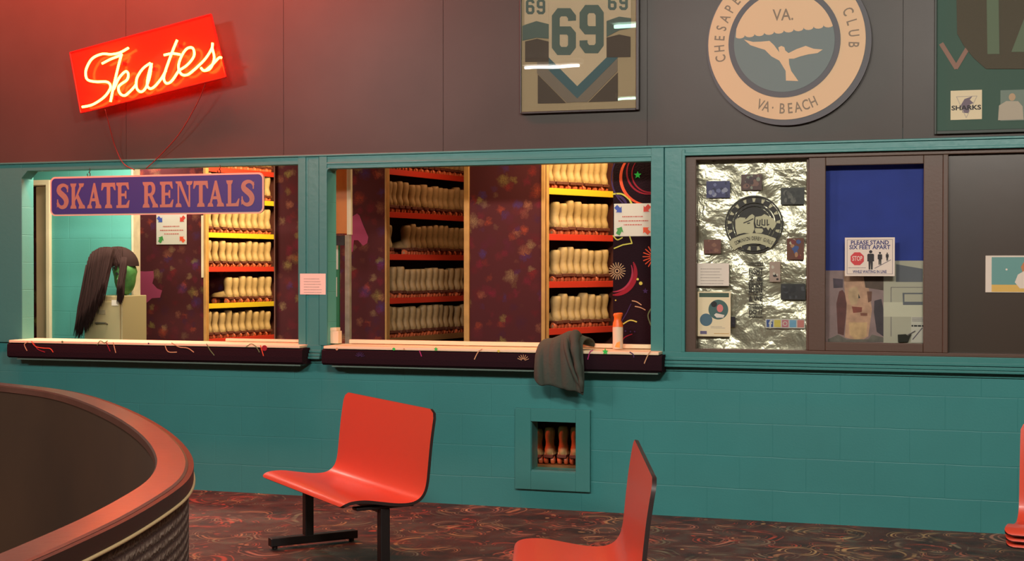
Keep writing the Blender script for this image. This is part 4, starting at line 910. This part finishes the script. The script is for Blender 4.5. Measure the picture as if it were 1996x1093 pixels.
blobphoto(1534, 464, 1567, 506, YP, (120, 70, 56), [(70, 90, 150), (196, 140, 100), (210, 196, 170), (130, 50, 50)], 'upright photo with blue and orange figures right of the emblem', seed=5, n=12)
blobphoto(1500, 510, 1521, 549, YP, (190, 160, 146), [(46, 40, 42), (220, 206, 190)], 'small upright photo with a black and white figure beside the slogan', seed=6, n=7)
blobphoto(1522, 553, 1570, 584, YP, (66, 62, 64), [(90, 88, 92), (50, 46, 50)], 'dark photo at the lower right of the foil banner', seed=7, n=18)
blobphoto(1420, 617, 1433, 637, YP, (50, 44, 52), [(40, 36, 44)], 'tiny dark photo peeking from behind the portrait flyer', seed=8, n=2)
mb = MB(); a, z1 = W(1492, 621, YP); b, z0 = W(1569, 640, YP); mb.box(a, b, YP-.0015, YP, z0, z1, mat('strip_base', (214, 206, 196), .5))
for k, c_ in enumerate(((60, 86, 150), (220, 196, 90), (200, 120, 130), (120, 170, 200), (214, 130, 120))):
    q0 = a+(b-a)*(.03+.195*k); mb.box(q0, q0+(b-a)*.165, YP-.0022, YP-.0014, z0+.006, z1-.006, mat('icon_%d' % k, c_, .5))
text(mb, 'f', (a+(b-a)*.125, (z0+z1)/2-.004), .05, YP-.0026, WHITE, bold=.03); mb.ring((a+(b-a)*.50, (z0+z1)/2), .010, .014, YP-.0026, YP-.002, WHITE, 20)
tag(mb.build('icon_strip'), 'strip of five coloured social icons along the bottom of the foil banner', 'sticker')
YW = -.004+.055
def sheet(p0, p1, Y, label, lines, name='paper_sheet', m=WHITE, ink=None, h=.006, seed=1, x=(.15, .85), lo=.1, hi=.75):
    a, z1 = W(*p0, Y); b, z0 = W(*p1, Y); mb = MB(); mb.box(a, b, Y-.0018, Y, z0, z1, m); rn = random.Random(seed)
    for k in range(lines): scribble(mb, a+(b-a)*x[0], a+(b-a)*(x[1]-rn.uniform(0, .12)), z0+(z1-z0)*(lo+(hi-lo)*k/max(1, lines-1)), h, Y-.0018, ink or mat('faint_ink', (170, 158, 146), .7), rn)
    return a, b, z0, z1, mb
_, _, _, _, mb = sheet((1356, 513), (1421, 557), YW, '', 6, h=.0045); tag(mb.build('paper_sheet'), 'white printed sheet taped over the left edge of the foil banner', 'paper')
_, _, _, _, mb = sheet((585, 533), (635, 574), -.0325, '', 6, h=.004); tag(mb.build('paper_sheet'), 'white printed sheet taped to the teal post between the two openings', 'paper')
a, b, z0, z1, mb = sheet((1360, 568), (1424, 656), YW, '', 2, m=mat('flyer_cream', (228, 212, 172), .6), h=.003, x=(.4, .85), lo=.19, hi=.22); y = YW-.0018
FG = mat('flyer_green', (64, 96, 92), .6); w_, h_ = b-a, z1-z0
mb.box(a+.01, b-.01, y-.0006, y, z1-.035, z1-.008, mat('flyer_band', (60, 84, 66), .6)); mb.disc((a+w_*.63, z0+h_*.60), w_*.30, y-.0006, y, FG, 40); mb.disc((a+w_*.26, z0+h_*.37), w_*.19, y-.001, y-.0004, mat('flyer_blue', (72, 104, 118), .6), 32)
mb.disc((a+w_*.68, z0+h_*.63), w_*.12, y-.0014, y-.0006, mat('flyer_face', (214, 120, 116), .6), 20, .8); mb.prism([(a+w_*.5, z0+h_*.48), (a+w_*.56, z0+h_*.52), (a+w_*.7, z0+h_*.50), (a+w_*.82, z0+h_*.48), (a+w_*.78, z0+h_*.42), (a+w_*.58, z0+h_*.42)], y-.0014, y-.0006, WHITE)
mb.disc((a+w_*.50, z0+h_*.72), w_*.09, y-.0012, y-.0006, INK, 16); mb.box(a+w_*.08, a+w_*.28, y-.0006, y, z0+h_*.05, z0+h_*.12, mat('flyer_violet', (96, 88, 120), .6)); mb.box(a+w_*.5, a+w_*.95, y-.0006, y, z0+h_*.06, z0+h_*.075, mat('flyer_gold', (200, 160, 90), .6))
text(mb, '18', (a+w_*.26, z0+h_*.41), .02, y-.0012, WHITE, bold=.02)
tag(mb.build('flyer'), 'cream flyer with a face in a green circle, foil banner\'s lower left', 'flyer')
# distance sign
YD = YSH-.0005; a, z1 = W(1647, 463, YD); b, z0 = W(1744, 538, YD); mb = MB(); mb.box(a, b, YD-.002, YD, z0, z1, WHITE); w_, h_ = b-a, z1-z0; y = YD-.0022; NV = mat('navy_ink', (52, 52, 110), .6); SR = mat('stop_red', (196, 44, 48), .5)
m_ = .012
for q_ in ((a+m_, b-m_, z0+m_, z0+m_+.002), (a+m_, b-m_, z1-m_-.002, z1-m_), (a+m_, a+m_+.002, z0+m_, z1-m_), (b-m_-.002, b-m_, z0+m_, z1-m_)): mb.box(q_[0], q_[1], y-.0003, y, q_[2], q_[3], GREY)
def fit(txt, cx_, cz_, h, wd, m, bold=.02):
    bold *= .8
    vs0, _ = glyph(txt, bold); L_ = (max(v[0] for v in vs0)-min(v[0] for v in vs0))*h/.70; text(mb, txt, (cx_, cz_), h, y-.0005, m, sx=wd/L_, bold=bold)
fit('PLEASE STAND', a+w_*.5, z0+h_*.87, h_*.105, w_*.76, NV, .035); fit('SIX FEET APART', a+w_*.5, z0+h_*.75, h_*.105, w_*.82, NV, .035); fit('WHILE WAITING IN LINE', a+w_*.5, z0+h_*.115, h_*.075, w_*.68, NV, .03)
oc = (a+w_*.25, z0+h_*.45); mb.prism([(oc[0]+w_*.145*math.cos(math.radians(22.5+45*k)), oc[1]+w_*.145*math.sin(math.radians(22.5+45*k))) for k in range(8)], y-.0005, y, SR); text(mb, 'STOP', (oc[0], oc[1]+.002), h_*.12, y-.0012, WHITE, sx=.62, bold=.012)
rn = random.Random(8); scribble(mb, a+w_*.07, a+w_*.42, z0+h_*.215, .0025, y, GREY, rn)
for fx, fz, s in ((.52, .42, 1.0), (.705, .46, .66), (.85, .50, .42)):
    X = a+w_*fx; Z = z0+h_*fz; k = h_*.5*s; mb.disc((X, Z+k*.42), k*.085, y-.0006, y, INK, 16)
    mb.prism([(X-k*.17, Z+k*.27), (X-k*.12, Z+k*.32), (X+k*.12, Z+k*.32), (X+k*.17, Z+k*.27), (X+k*.17, Z-k*.08), (X+k*.11, Z-k*.08), (X+k*.10, Z-k*.5), (X+k*.015, Z-k*.5), (X, Z-k*.1), (X-k*.015, Z-k*.5), (X-k*.10, Z-k*.5), (X-k*.11, Z-k*.08), (X-k*.17, Z-k*.08)], y-.0006, y, INK)
mb.line([(a+w_*.60, z0+h_*.20), (a+w_*.92, z0+h_*.42)], .0035, y-.0005, y, GREY)
tag(mb.build('distance_sign'), 'white sign reading PLEASE STAND SIX FEET APART with a red stop octagon', 'sign')
# behind the sash: blue board, photo poster, white notice papers
YB = .104
a, z1 = W(1600, 312, YB); b, z0 = W(1812, 560, YB); mb = MB(); mb.box(a, b, YB, YB+.01, z0, z1, mat('blue_backing', (46, 64, 156), .7, var=.1, vscale=8)); tag(mb.build('blue_board'), 'plain dark blue board behind the sliding sash', 'board')
YQ = YB-.004; a, z1 = W(1608, 527, YQ); b, z0 = W(1722, 672, YQ); mb = MB(); mb.box(a, b, YQ-.002, YQ, z0, z1, mat('poster_mauve', (160, 130, 128), .5, var=.15, vscale=15)); y = YQ-.002
def Q3(pts): return wp(pts, YQ, 1590, 500, 5.467)
for k, (c_, P_) in enumerate((((210, 160, 130), [(300, 150), (520, 160), (560, 300), (600, 560), (560, 850), (480, 900), (310, 860), (330, 560), (305, 330)]),
        ((96, 74, 62), [(510, 210), (722, 210), (722, 360), (530, 330)]), ((108, 60, 56), [(250, 370), (285, 355), (310, 390), (330, 500), (325, 600), (300, 840), (235, 820), (220, 500)]),
        ((84, 66, 78), [(185, 230), (290, 240), (290, 330), (190, 335)]), ((206, 168, 130), [(350, 340), (440, 320), (470, 400), (440, 500), (380, 520), (345, 430)]), ((220, 176, 128), [(355, 700), (550, 700), (540, 850), (430, 890), (360, 830)]),
        ((150, 74, 60), [(385, 530), (495, 540), (490, 590), (400, 600)]), ((72, 60, 66), [(625, 470), (700, 450), (722, 560), (722, 850), (650, 800), (620, 590)]), ((130, 84, 66), [(545, 370), (600, 370), (595, 470), (560, 490)]),
        ((120, 110, 100), [(130, 880), (240, 830), (330, 880), (560, 880), (600, 830), (722, 860), (722, 910), (130, 912)]), ((150, 90, 70), [(475, 600), (550, 600), (550, 630), (480, 630)]), ((60, 50, 48), [(455, 395), (475, 440), (455, 445)]))):
    mb.prism(Q3(P_), y-.0003-.0001*k, y, mat('poster_tone_%d' % k, c_, .5, var=.22, vscale=22))
tag(mb.build('photo_poster'), 'warm photo poster of people around a big statue at the bottom left of the sash', 'poster')
a, z1 = W(1722, 508, YQ); b, z0 = W(1806, 672, YQ); mb = MB(); PG = mat('placard_grey', (200, 190, 168), .6); mb.box(a+.001, b, YQ-.002, YQ, z0, z1, PG); PD = mat('placard_blue', (112, 112, 118), .6); PL = mat('placard_light', (226, 216, 190), .6)
for c_, P_ in ((PD, [(855, 80), (1140, 130), (1140, 270), (855, 270)]), (PL, [(722, 485), (1140, 485), (1140, 640), (722, 640)]), (PD, [(925, 385), (1140, 385), (1140, 400), (945, 400), (945, 480), (1140, 480), (1140, 515), (930, 515)]), (GREY, [(800, 325), (1140, 325), (1140, 330), (806, 330), (806, 850), (800, 850)])):
    mb.prism(Q3(P_), y-.0006, y, c_)
tag(mb.build('placard'), 'grey and white placard with drawn rectangles at the bottom right of the sash', 'placard')
a, z1 = W(1776, 617, YQ-.004); b, z0 = W(1801, 668, YQ-.004); mb = MB(); mb.box(a, b, YQ-.006, YQ-.004, z0, z1, WHITE); rn = random.Random(6)
for k in range(3): scribble(mb, a+.006, b-.004, z1-.008-.009*k, .003, YQ-.006, GREY, rn)
scribble(mb, a+.002, b-.002, z1-.055, .009, YQ-.006, INK, rn); mb.line([(a+.01, z0+.02), (b-.01, z0+.09)], .006, YQ-.0066, YQ-.006, GREY)
tag(mb.build('flyer'), 'small white flyer with a line of black print in the sash corner', 'flyer')
mb = MB(); yy = YQ-.008; mb.prism(wp([(875, 830), (960, 825), (985, 845), (1020, 825), (1000, 870), (985, 905), (880, 912)], yy, 1590, 500, 5.467), yy-.012, yy, mat('dark_scrap', (48, 46, 38), .8)); mb.line(wp([(970, 840), (1060, 790)], yy, 1590, 500, 5.467), .004, yy-.008, yy-.004, GREY)
tag(mb.build('paper_scrap'), 'torn dark paper scrap at the foot of the sash', 'scrap')
# picture card on the dark pane
yk = .034; a, z1 = W(1921, 498, yk); b, z0 = W(2030, 570, yk); mb = MB(); mb.box(a, b, yk-.004, yk, z0, z1, WHITE); y = yk-.004
q0, qz1 = W(1933, 501, y); q1, qz0 = W(2028, 569, y); mb.box(q0, q1, y-.0006, y, qz0, qz1, mat('picture_teal', (96, 150, 144), .5)); mb.box(q0, q1, y-.001, y-.0006, qz0, qz0+.042, mat('picture_sand', (214, 176, 84), .5))
mb.prism(wp([(1978, 550), (1984, 535), (1996, 528), (2006, 540), (2004, 562), (1988, 562)], y), y-.0014, y-.0008, WHITE); mb.prism(wp([(1990, 520), (1996, 510), (2008, 508), (2010, 530), (1996, 540)], y), y-.0016, y-.0008, mat('picture_orange', (190, 120, 70), .5)); mb.disc(W(1962, 525, y), .006, y-.001, y-.0006, WHITE, 10)
tag(mb.build('picture_card'), 'teal and yellow picture card taped to the dark pane at the right edge', 'card')

# ------------------------------------------------------------------ spray bottle and jacket on the counter
x_, z_ = W(1205, 672, .03); e = empty('spray_can', (x_, .02, 1.0465), 'orange and white spray can standing on the right counter', 'spray can')
mb = MB(); OR = mat('orange_plastic', (240, 110, 30), .4); WB = mat('can_white', (226, 206, 176), .4)
def rg(z, r, dx=0): return [(dx+r*math.cos(2*math.pi*i/20), r*math.sin(2*math.pi*i/20), z) for i in range(20)]
mb.loft([rg(0, .031), rg(.004, .033), rg(.07, .033), rg(.125, .034), rg(.14, .033)], WB); mb.build('can_body', e, smooth=40)
mb = MB(); mb.loft([rg(.1405, .034), rg(.165, .031), rg(.18, .024, -.002), rg(.20, .025, .0), rg(.215, .031, .0), rg(.226, .029, .004), rg(.23, .015, .012)], OR); mb.build('cap', e, smooth=40)
mb = MB(); mb.prism([(-.012, .012), (.02, .008), (.022, .05), (.0, .04)], -.0345, -.0325, mat('can_orange_print', (236, 160, 70), .5)); mb.build('can_label', e)

JK = mat('grey_green_cloth', (62, 70, 60), .85, bump=.4, bscale=40)
def jz(px, py, Y): X, Z = W(px, py, Y); return X, Y, Z
e = empty('jacket', (W(1095, 700, -.17)[0], -.1, 1.046), 'dark grey-green jacket draped over the right counter edge', 'jacket'); ox, oy, oz = e.location
# rows from behind the counter, over it and down in front: y, (left px, right px), z or py
rows = [(.075, 1100, 1158, 1.052), (.06, 1085, 1160, 1.075), (.03, 1072, 1158, 1.10), (-.02, 1062, 1150, 1.125), (-.07, 1056, 1142, 1.12), (-.12, 1051, 1137, 1.10), (-.16, 1048, 1136, 1.065), (-.185, 1045, 1137, 1.015), (-.198, 1044, 1138, .96), (-.20, 1043, 1139, .90), (-.195, 1042, 1139, .85), (-.19, 1043, 1138, .81)]
nu = 44; mb = MB(); vs_ = []
for j, (Y, l, r_, z_) in enumerate(rows):
    xl, xr = W(l, 600, Y)[0], W(r_, 600, Y)[0]; v = j/(len(rows)-1)
    for i in range(nu+1):
        u = i/nu; f = max(0, v-.3)/.7
        hem = -(-.045+.05*math.sin(u*3.4)+.11*max(0, u-.62)/.38+.010*math.sin(u*13))*max(0, (v-.6)/.4)
        hump = (.03*math.exp(-((u-.62)/.16)**2)-.035*(1-u)**3-.02*(max(0, u-.8)/.2)**2)*math.exp(-((v-.35)/.3)**2)
        fold = (.012*math.sin(u*11+3.5*v+1.6*math.sin(v*3))+.007*math.sin(u*23-6*v+2*math.sin(5*u)))*(.5+.5*min(1, v*2))
        vs_.append((xl+(xr-xl)*u-ox, Y-oy-abs(fold)*1.0-.01*math.sin(math.pi*u)*f, z_+hem+hump+fold*.35-oz))
n0 = nu+1; R_ = len(rows); fs_ = [(j*n0+i, (j+1)*n0+i, (j+1)*n0+i+1, j*n0+i+1) for j in range(R_-1) for i in range(nu)]
mb.add(vs_, fs_, JK); o = mb.build('body_cloth', e, smooth=True); so = o.modifiers.new('solid', 'SOLIDIFY'); so.thickness = .012; so.offset = 1; ss = o.modifiers.new('sub', 'SUBSURF'); ss.levels = ss.render_levels = 1
mb = MB(); P_ = [jz(1128, 664, -.02), jz(1122, 651, -.10), jz(1120, 664, -.205), jz(1123, 690, -.245), jz(1128, 720, -.25), jz(1133, 745, -.245), jz(1134, 764, -.225)]
P_ = spline([(a-ox, b-oy, c_-oz) for a, b, c_ in P_], 4); nn = len(P_); mb.tube(P_, .03, JK, 12, rr=[.034*(1-.78*(i/nn)**1.6)+.004*math.sin(i*1.3) for i in range(nn)]); mb.build('sleeve', e, smooth=True)
mb = MB(); P_ = [jz(1108, 664, -.03), jz(1104, 658, -.10), jz(1104, 676, -.21), jz(1111, 705, -.245), jz(1122, 735, -.245), jz(1131, 752, -.235)]
P_ = spline([(a-ox, b-oy, c_-oz) for a, b, c_ in P_], 4); nn = len(P_); mb.tube(P_, .02, JK, 10, rr=[.020*(1-.7*(i/nn)**1.5) for i in range(nn)]); mb.build('lapel', e, smooth=True)

# ------------------------------------------------------------------ skates behind the low hatch
mb = MB(); yh = .42; a, z_ = W(1000, 903, yh); b, _ = W(1180, 903, yh); mb.box(a, b, yh-.01, yh+.35, z_-.05, z_-.0, TANL); mb.box(a, b, yh-.01, yh+.35, z_+.30, z_+.33, TANL); mb.box(a, b, yh+.35, yh+.37, 0, z_+.5, INSIDE)
mb.box(a-.02, a, yh-.01, yh+.37, 0, z_+.5, TANL); mb.box(b, b+.02, yh-.01, yh+.37, 0, z_+.5, TANL)
tag(mb.build('low_rack'), 'low wooden rack with skates seen through the small hatch', 'rack')
for k, px in enumerate((1052, 1075, 1101, 1125)):
    X = W(px, 890, yh+.1)[0]; o = skate((X, yh+.13, z_+.001), -math.pi/2, 0, 'roller skate on the low rack behind the small square hatch', 'roller skates behind the hatch')
lamp('rental_room_unseen_light', (-2.6, .9, .9), .3, .12, (1.0, .7, .42), (-2.5, .5, .3), .3)  # unseen low lamp, put here only to light the hatch skates

# ------------------------------------------------------------------ benches
RED = mat('red_laminate', (202, 70, 48), .38, spec=.5, coat=.15); EDGE = mat('dark_ply_edge', (40, 26, 24), .5)
PROF = [(.0, .398), (.012, .412), (.05, .424), (.12, .425), (.20, .412), (.28, .398), (.34, .393), (.385, .397), (.42, .414), (.443, .445), (.455, .49), (.462, .55), (.469, .62), (.478, .70), (.490, .78), (.502, .85)]
def shell_mesh(width, th=.016):
    P_ = spline(PROF, 3); n = len(P_); s = [0]
    for k in range(1, n): s.append(s[-1]+math.dist(P_[k], P_[k-1]))
    tot = s[-1]; nw = 14; mb = MB(); top = []; bot = []
    for k in range(n):
        a, b = P_[max(0, k-1)], P_[min(n-1, k+1)]; tx, tz = b[0]-a[0], b[1]-a[1]; l = math.hypot(tx, tz); nx, nz = tz/l, -tx/l
        hw = width/2
        for dd, r in ((s[k], .035), (tot-s[k], .05)):
            if dd < r: hw = min(hw, width/2-(r-math.sqrt(max(0, r*r-(r-dd)**2))))
        for i in range(nw+1):
            w_ = -hw+2*hw*i/nw; top.append((P_[k][0], w_, P_[k][1])); bot.append((P_[k][0]+nx*th, w_, P_[k][1]+nz*th))
    m1 = nw+1
    f1 = [(k*m1+i, (k+1)*m1+i, (k+1)*m1+i+1, k*m1+i+1) for k in range(n-1) for i in range(nw)]
    mb.add(top, f1, RED); mb.add(bot, [f[::-1] for f in f1], EDGE)
    rim = [i for i in range(nw+1)]+[k*m1+nw for k in range(1, n)]+[(n-1)*m1+i for i in range(nw-1, -1, -1)]+[k*m1 for k in range(n-2, 0, -1)]
    al = top+bot; N_ = len(top); mb.add(al, [(rim[i], rim[(i+1) % len(rim)], rim[(i+1) % len(rim)]+N_, rim[i]+N_) for i in range(len(rim))], EDGE)
    return mb
def bench(corner, fwd, width, label, far_sign=1, post=(.07, 1.16), shells=1):
    """corner: (x, y) of the far front seat corner; fwd: way the sitter looks; the bench runs from the corner along w"""
    fx, fy = fwd; L_ = math.hypot(fx, fy); fx, fy = fx/L_, fy/L_; bx, by = -fx, -fy
    # local +x = back, local +y chosen so that the bench runs towards local -y
    e = empty('bench_seat', (corner[0], corner[1], 0), label, 'bench', rz=math.atan2(by, bx))
    for k in range(shells):
        o = shell_mesh(width).build('seat_shell', e, smooth=50); o.location = (0.02*k, -width/2, -.030*k)
    for d in post:
        mb = MB(); mb.box(.222, .272, -d-.025, -d+.025, .045, .368, BLACKM); mb.build('post', e, bevel=.004)
        mb = MB(); mb.box(.09, .40, -d-.03, -d+.03, .369, .384, BLACKM); mb.build('bracket', e, bevel=.003)
        mb = MB(); mb.box(.02, .54, -d-.026, -d+.026, .018, .064, BLACKM)
        for x in (.05, .51): mb.tube([(x, -d, .0), (x, -d, .02)], .016, BLACKM, 10)
        mb.build('foot_bar', e, bevel=.004)
    mb = MB(); mb.box(.22, .275, -post[1], -post[0], .345, .382, BLACKM); mb.build('beam', e, bevel=.003)
    return e
c1 = CW(-1.40, 7.73); fw = CW(-.869, -.495); o_ = CW(0, 0); bench(c1, (fw[0]-o_[0], fw[1]-o_[1]), 1.16, 'red bench seat facing left in front of the hatch, both black posts showing', post=(.075, 1.10))
c2 = CW(.011, 5.836); fw = CW(-1, .03); bench(c2, (fw[0]-o_[0], fw[1]-o_[1]), 1.13, 'red bench seat cut off by the bottom edge, its high back seen edge-on')
c3 = CW(2.155, 6.06); fw = CW(-.47, -.88)
e3 = bench(c3, (fw[0]-o_[0], fw[1]-o_[1]), 1.13, 'red bench seat barely showing at the right edge of the view', post=(.30, 1.0), shells=3)
# the third bench runs to the right, out of the frame
e3.rotation_euler = (0, 0, math.atan2(-(fw[1]-o_[1]), -(fw[0]-o_[0])))

# ------------------------------------------------------------------ curved half wall
ZC = 1.0
pts = [G(*p, ZC) for p in [(0, 745), (120, 755), (200, 775), (290, 812), (345, 850), (370, 880), (378, 905), (365, 935), (330, 960), (250, 1010), (160, 1050), (70, 1093)]]
pts = [(pts[0][0]-2.2, pts[0][1]+1.1), (pts[0][0]-.9, pts[0][1]+.42)]+pts+[(-1.62, -6.9), (-1.60, -7.6), (-1.60, -8.6)]
sp_ = spline(pts, 10)
for _ in range(60): sp_ = [sp_[0]]+[((a[0]+2*b[0]+c_[0])/4, (a[1]+2*b[1]+c_[1])/4) for a, b, c_ in zip(sp_[:-2], sp_[1:-1], sp_[2:])]+[sp_[-1]]
def offset(P_, d):
    out = []
    for k, p in enumerate(P_):
        a, b = P_[max(0, k-1)], P_[min(len(P_)-1, k+1)]; tx, ty = b[0]-a[0], b[1]-a[1]; l = math.hypot(tx, ty); out.append((p[0]+ty/l*d, p[1]-tx/l*d))   # right of travel = inside
    return out
def strip(prof_, mats_):                    # prof_: list of (inward offset, z) closed
    mb = MB(); m_ = len(prof_); offs = [offset(sp_, d) for d, z in prof_]; N_ = len(sp_)
    for q_ in range(m_):
        r_ = (q_+1) % m_; vs_ = [(*offs[q_][k], prof_[q_][1]) for k in range(N_)]+[(*offs[r_][k], prof_[r_][1]) for k in range(N_)]
        mb.add(vs_, [(k, k+N_, k+N_+1, k+1) for k in range(N_-1)], mats_[q_ % len(mats_)])
    for k in (0, N_-1): mb.add([(*offs[q_][k], prof_[q_][1]) for q_ in range(m_)], [tuple(range(m_)) if k == 0 else tuple(range(m_-1, -1, -1))], mats_[0])
    return mb
CAP = mat('cap_laminate', (88, 58, 50), .3, spec=.5, bump=.06, bscale=30, var=.12, vscale=8); INW = mat('inner_wall_brown', (60, 38, 18), .8, var=.15, vscale=2)
def weave():
    m = mat('woven_wall_carpet', (92, 78, 68), .9); nt = m.node_tree; N = nt.nodes; L = nt.links; b = N['Principled BSDF']; tc = N.new('ShaderNodeTexCoord')
    wv = N.new('ShaderNodeTexWave'); wv.bands_direction = 'Z'; wv.inputs['Scale'].default_value = 11; wv.inputs['Distortion'].default_value = 1.; wv.inputs['Detail Scale'].default_value = 14; L.new(tc.outputs['Object'], wv.inputs[0])
    n = N.new('ShaderNodeTexVoronoi'); n.inputs['Scale'].default_value = 60; L.new(tc.outputs['Object'], n.inputs[0])
    mm = N.new('ShaderNodeMath'); mm.operation = 'MULTIPLY'; L.new(wv.outputs['Fac'], mm.inputs[0]); L.new(n.outputs['Distance'], mm.inputs[1])
    r = ramp(N, [(0, lin((66, 44, 38))), (.3, lin((104, 84, 72))), (.7, lin((140, 122, 108)))]); L.new(mm.outputs[0], r.inputs[0]); L.new(r.outputs[0], b.inputs['Base Color'])
    bp = N.new('ShaderNodeBump'); bp.inputs['Strength'].default_value = .8; bp.inputs['Distance'].default_value = .01; L.new(mm.outputs[0], bp.inputs['Height']); L.new(bp.outputs[0], b.inputs['Normal']); return m
e = empty('rink_half_wall', (0, 0, 0), 'curved low wall with a red-brown laminate cap and woven carpet side, lower left', 'half wall')
e['kind'] = 'thing'
strip([(.012, ZC-.003), (.02, ZC), (.100, ZC), (.105, ZC-.006), (.105, ZC-.03), (.012, ZC-.03)], [CAP]).build('cap', e, smooth=30)
strip([(.03, ZC-.031), (.10, ZC-.031), (.10, 0), (.03, 0)], [INW]).build('core', e, smooth=30)
strip([(.010, ZC-.045), (.029, ZC-.045), (.029, 0), (.010, 0)], [weave()]).build('woven_carpet', e, smooth=30)
strip([(-.004, ZC-.004), (.0115, ZC-.004), (.0115, ZC-.044), (-.004, ZC-.044)], [mat('cap_edge', (48, 32, 26), .5)]).build('cap_edge', e, smooth=30)
o4 = offset(sp_, -.004); mb = MB(); mb.tube([(*p, ZC-.047) for p in o4], .005, mat('bead_cream', (200, 172, 126), .4), 6); mb.build('bead', e, smooth=True)

# ------------------------------------------------------------------ ceiling fixtures that the glossy panes mirror
TUBE = mat('fluorescent_tube', (255, 255, 255), .3, emit=(1.0, .90, .84), es=34); MINT = mat('mint_tube', (255, 255, 255), .3, emit=(.6, 1., .78), es=20); FIX = mat('fixture_white', (210, 210, 205), .5)
def mirror(px, py, Y, z):                    # where a lamp at height z must hang to be mirrored at this pixel in the plane y = Y
    r = ray(px, py); t = (Y+D)/r[1]; X, Z = r[0]*t, H+r[2]*t; t2 = (z-Z)/r[2]; return X+r[0]*t2, Y-r[1]*t2
def fixture(c_, L_, label, m):
    e = empty('ceiling_fixture', (c_[0], c_[1], 4.40), label, 'ceiling light', 'ceiling lights')
    mb = MB(); mb.box(-L_/2-.04, L_/2+.04, -.09, .09, -.07, -.001, FIX); mb.build('housing', e, bevel=.006)
    mb = MB(); mb.tube([(-L_/2, 0, -.10), (L_/2, 0, -.10)], .02, m, 10); mb.build('tube', e, smooth=True)
ZT = 4.30
for p_, q_ in (((1198, 52), (1262, 52)), ((1205, 193), (1268, 193))):
    a_ = mirror(*p_, YJ-.011, ZT); b_ = mirror(*q_, YJ-.011, ZT)
    if a_[1] > -14.8: fixture(((a_[0]+b_[0])/2, a_[1]), abs(b_[0]-a_[0]), 'mint green ceiling tube, %s of the pair right of the white one' % ('nearer' if p_[1] < 100 else 'farther'), MINT)
c_ = mirror(1075, 131, YJ-.011, 4.30); x_a = mirror(1017, 131, YJ-.011, 4.30)[0]; x_b = mirror(1133, 131, YJ-.011, 4.30)[0]
if -14.8 < c_[1] < -.2: fixture(((x_a+x_b)/2, c_[1]), abs(x_b-x_a), 'long white fluorescent ceiling light above the hall', TUBE)
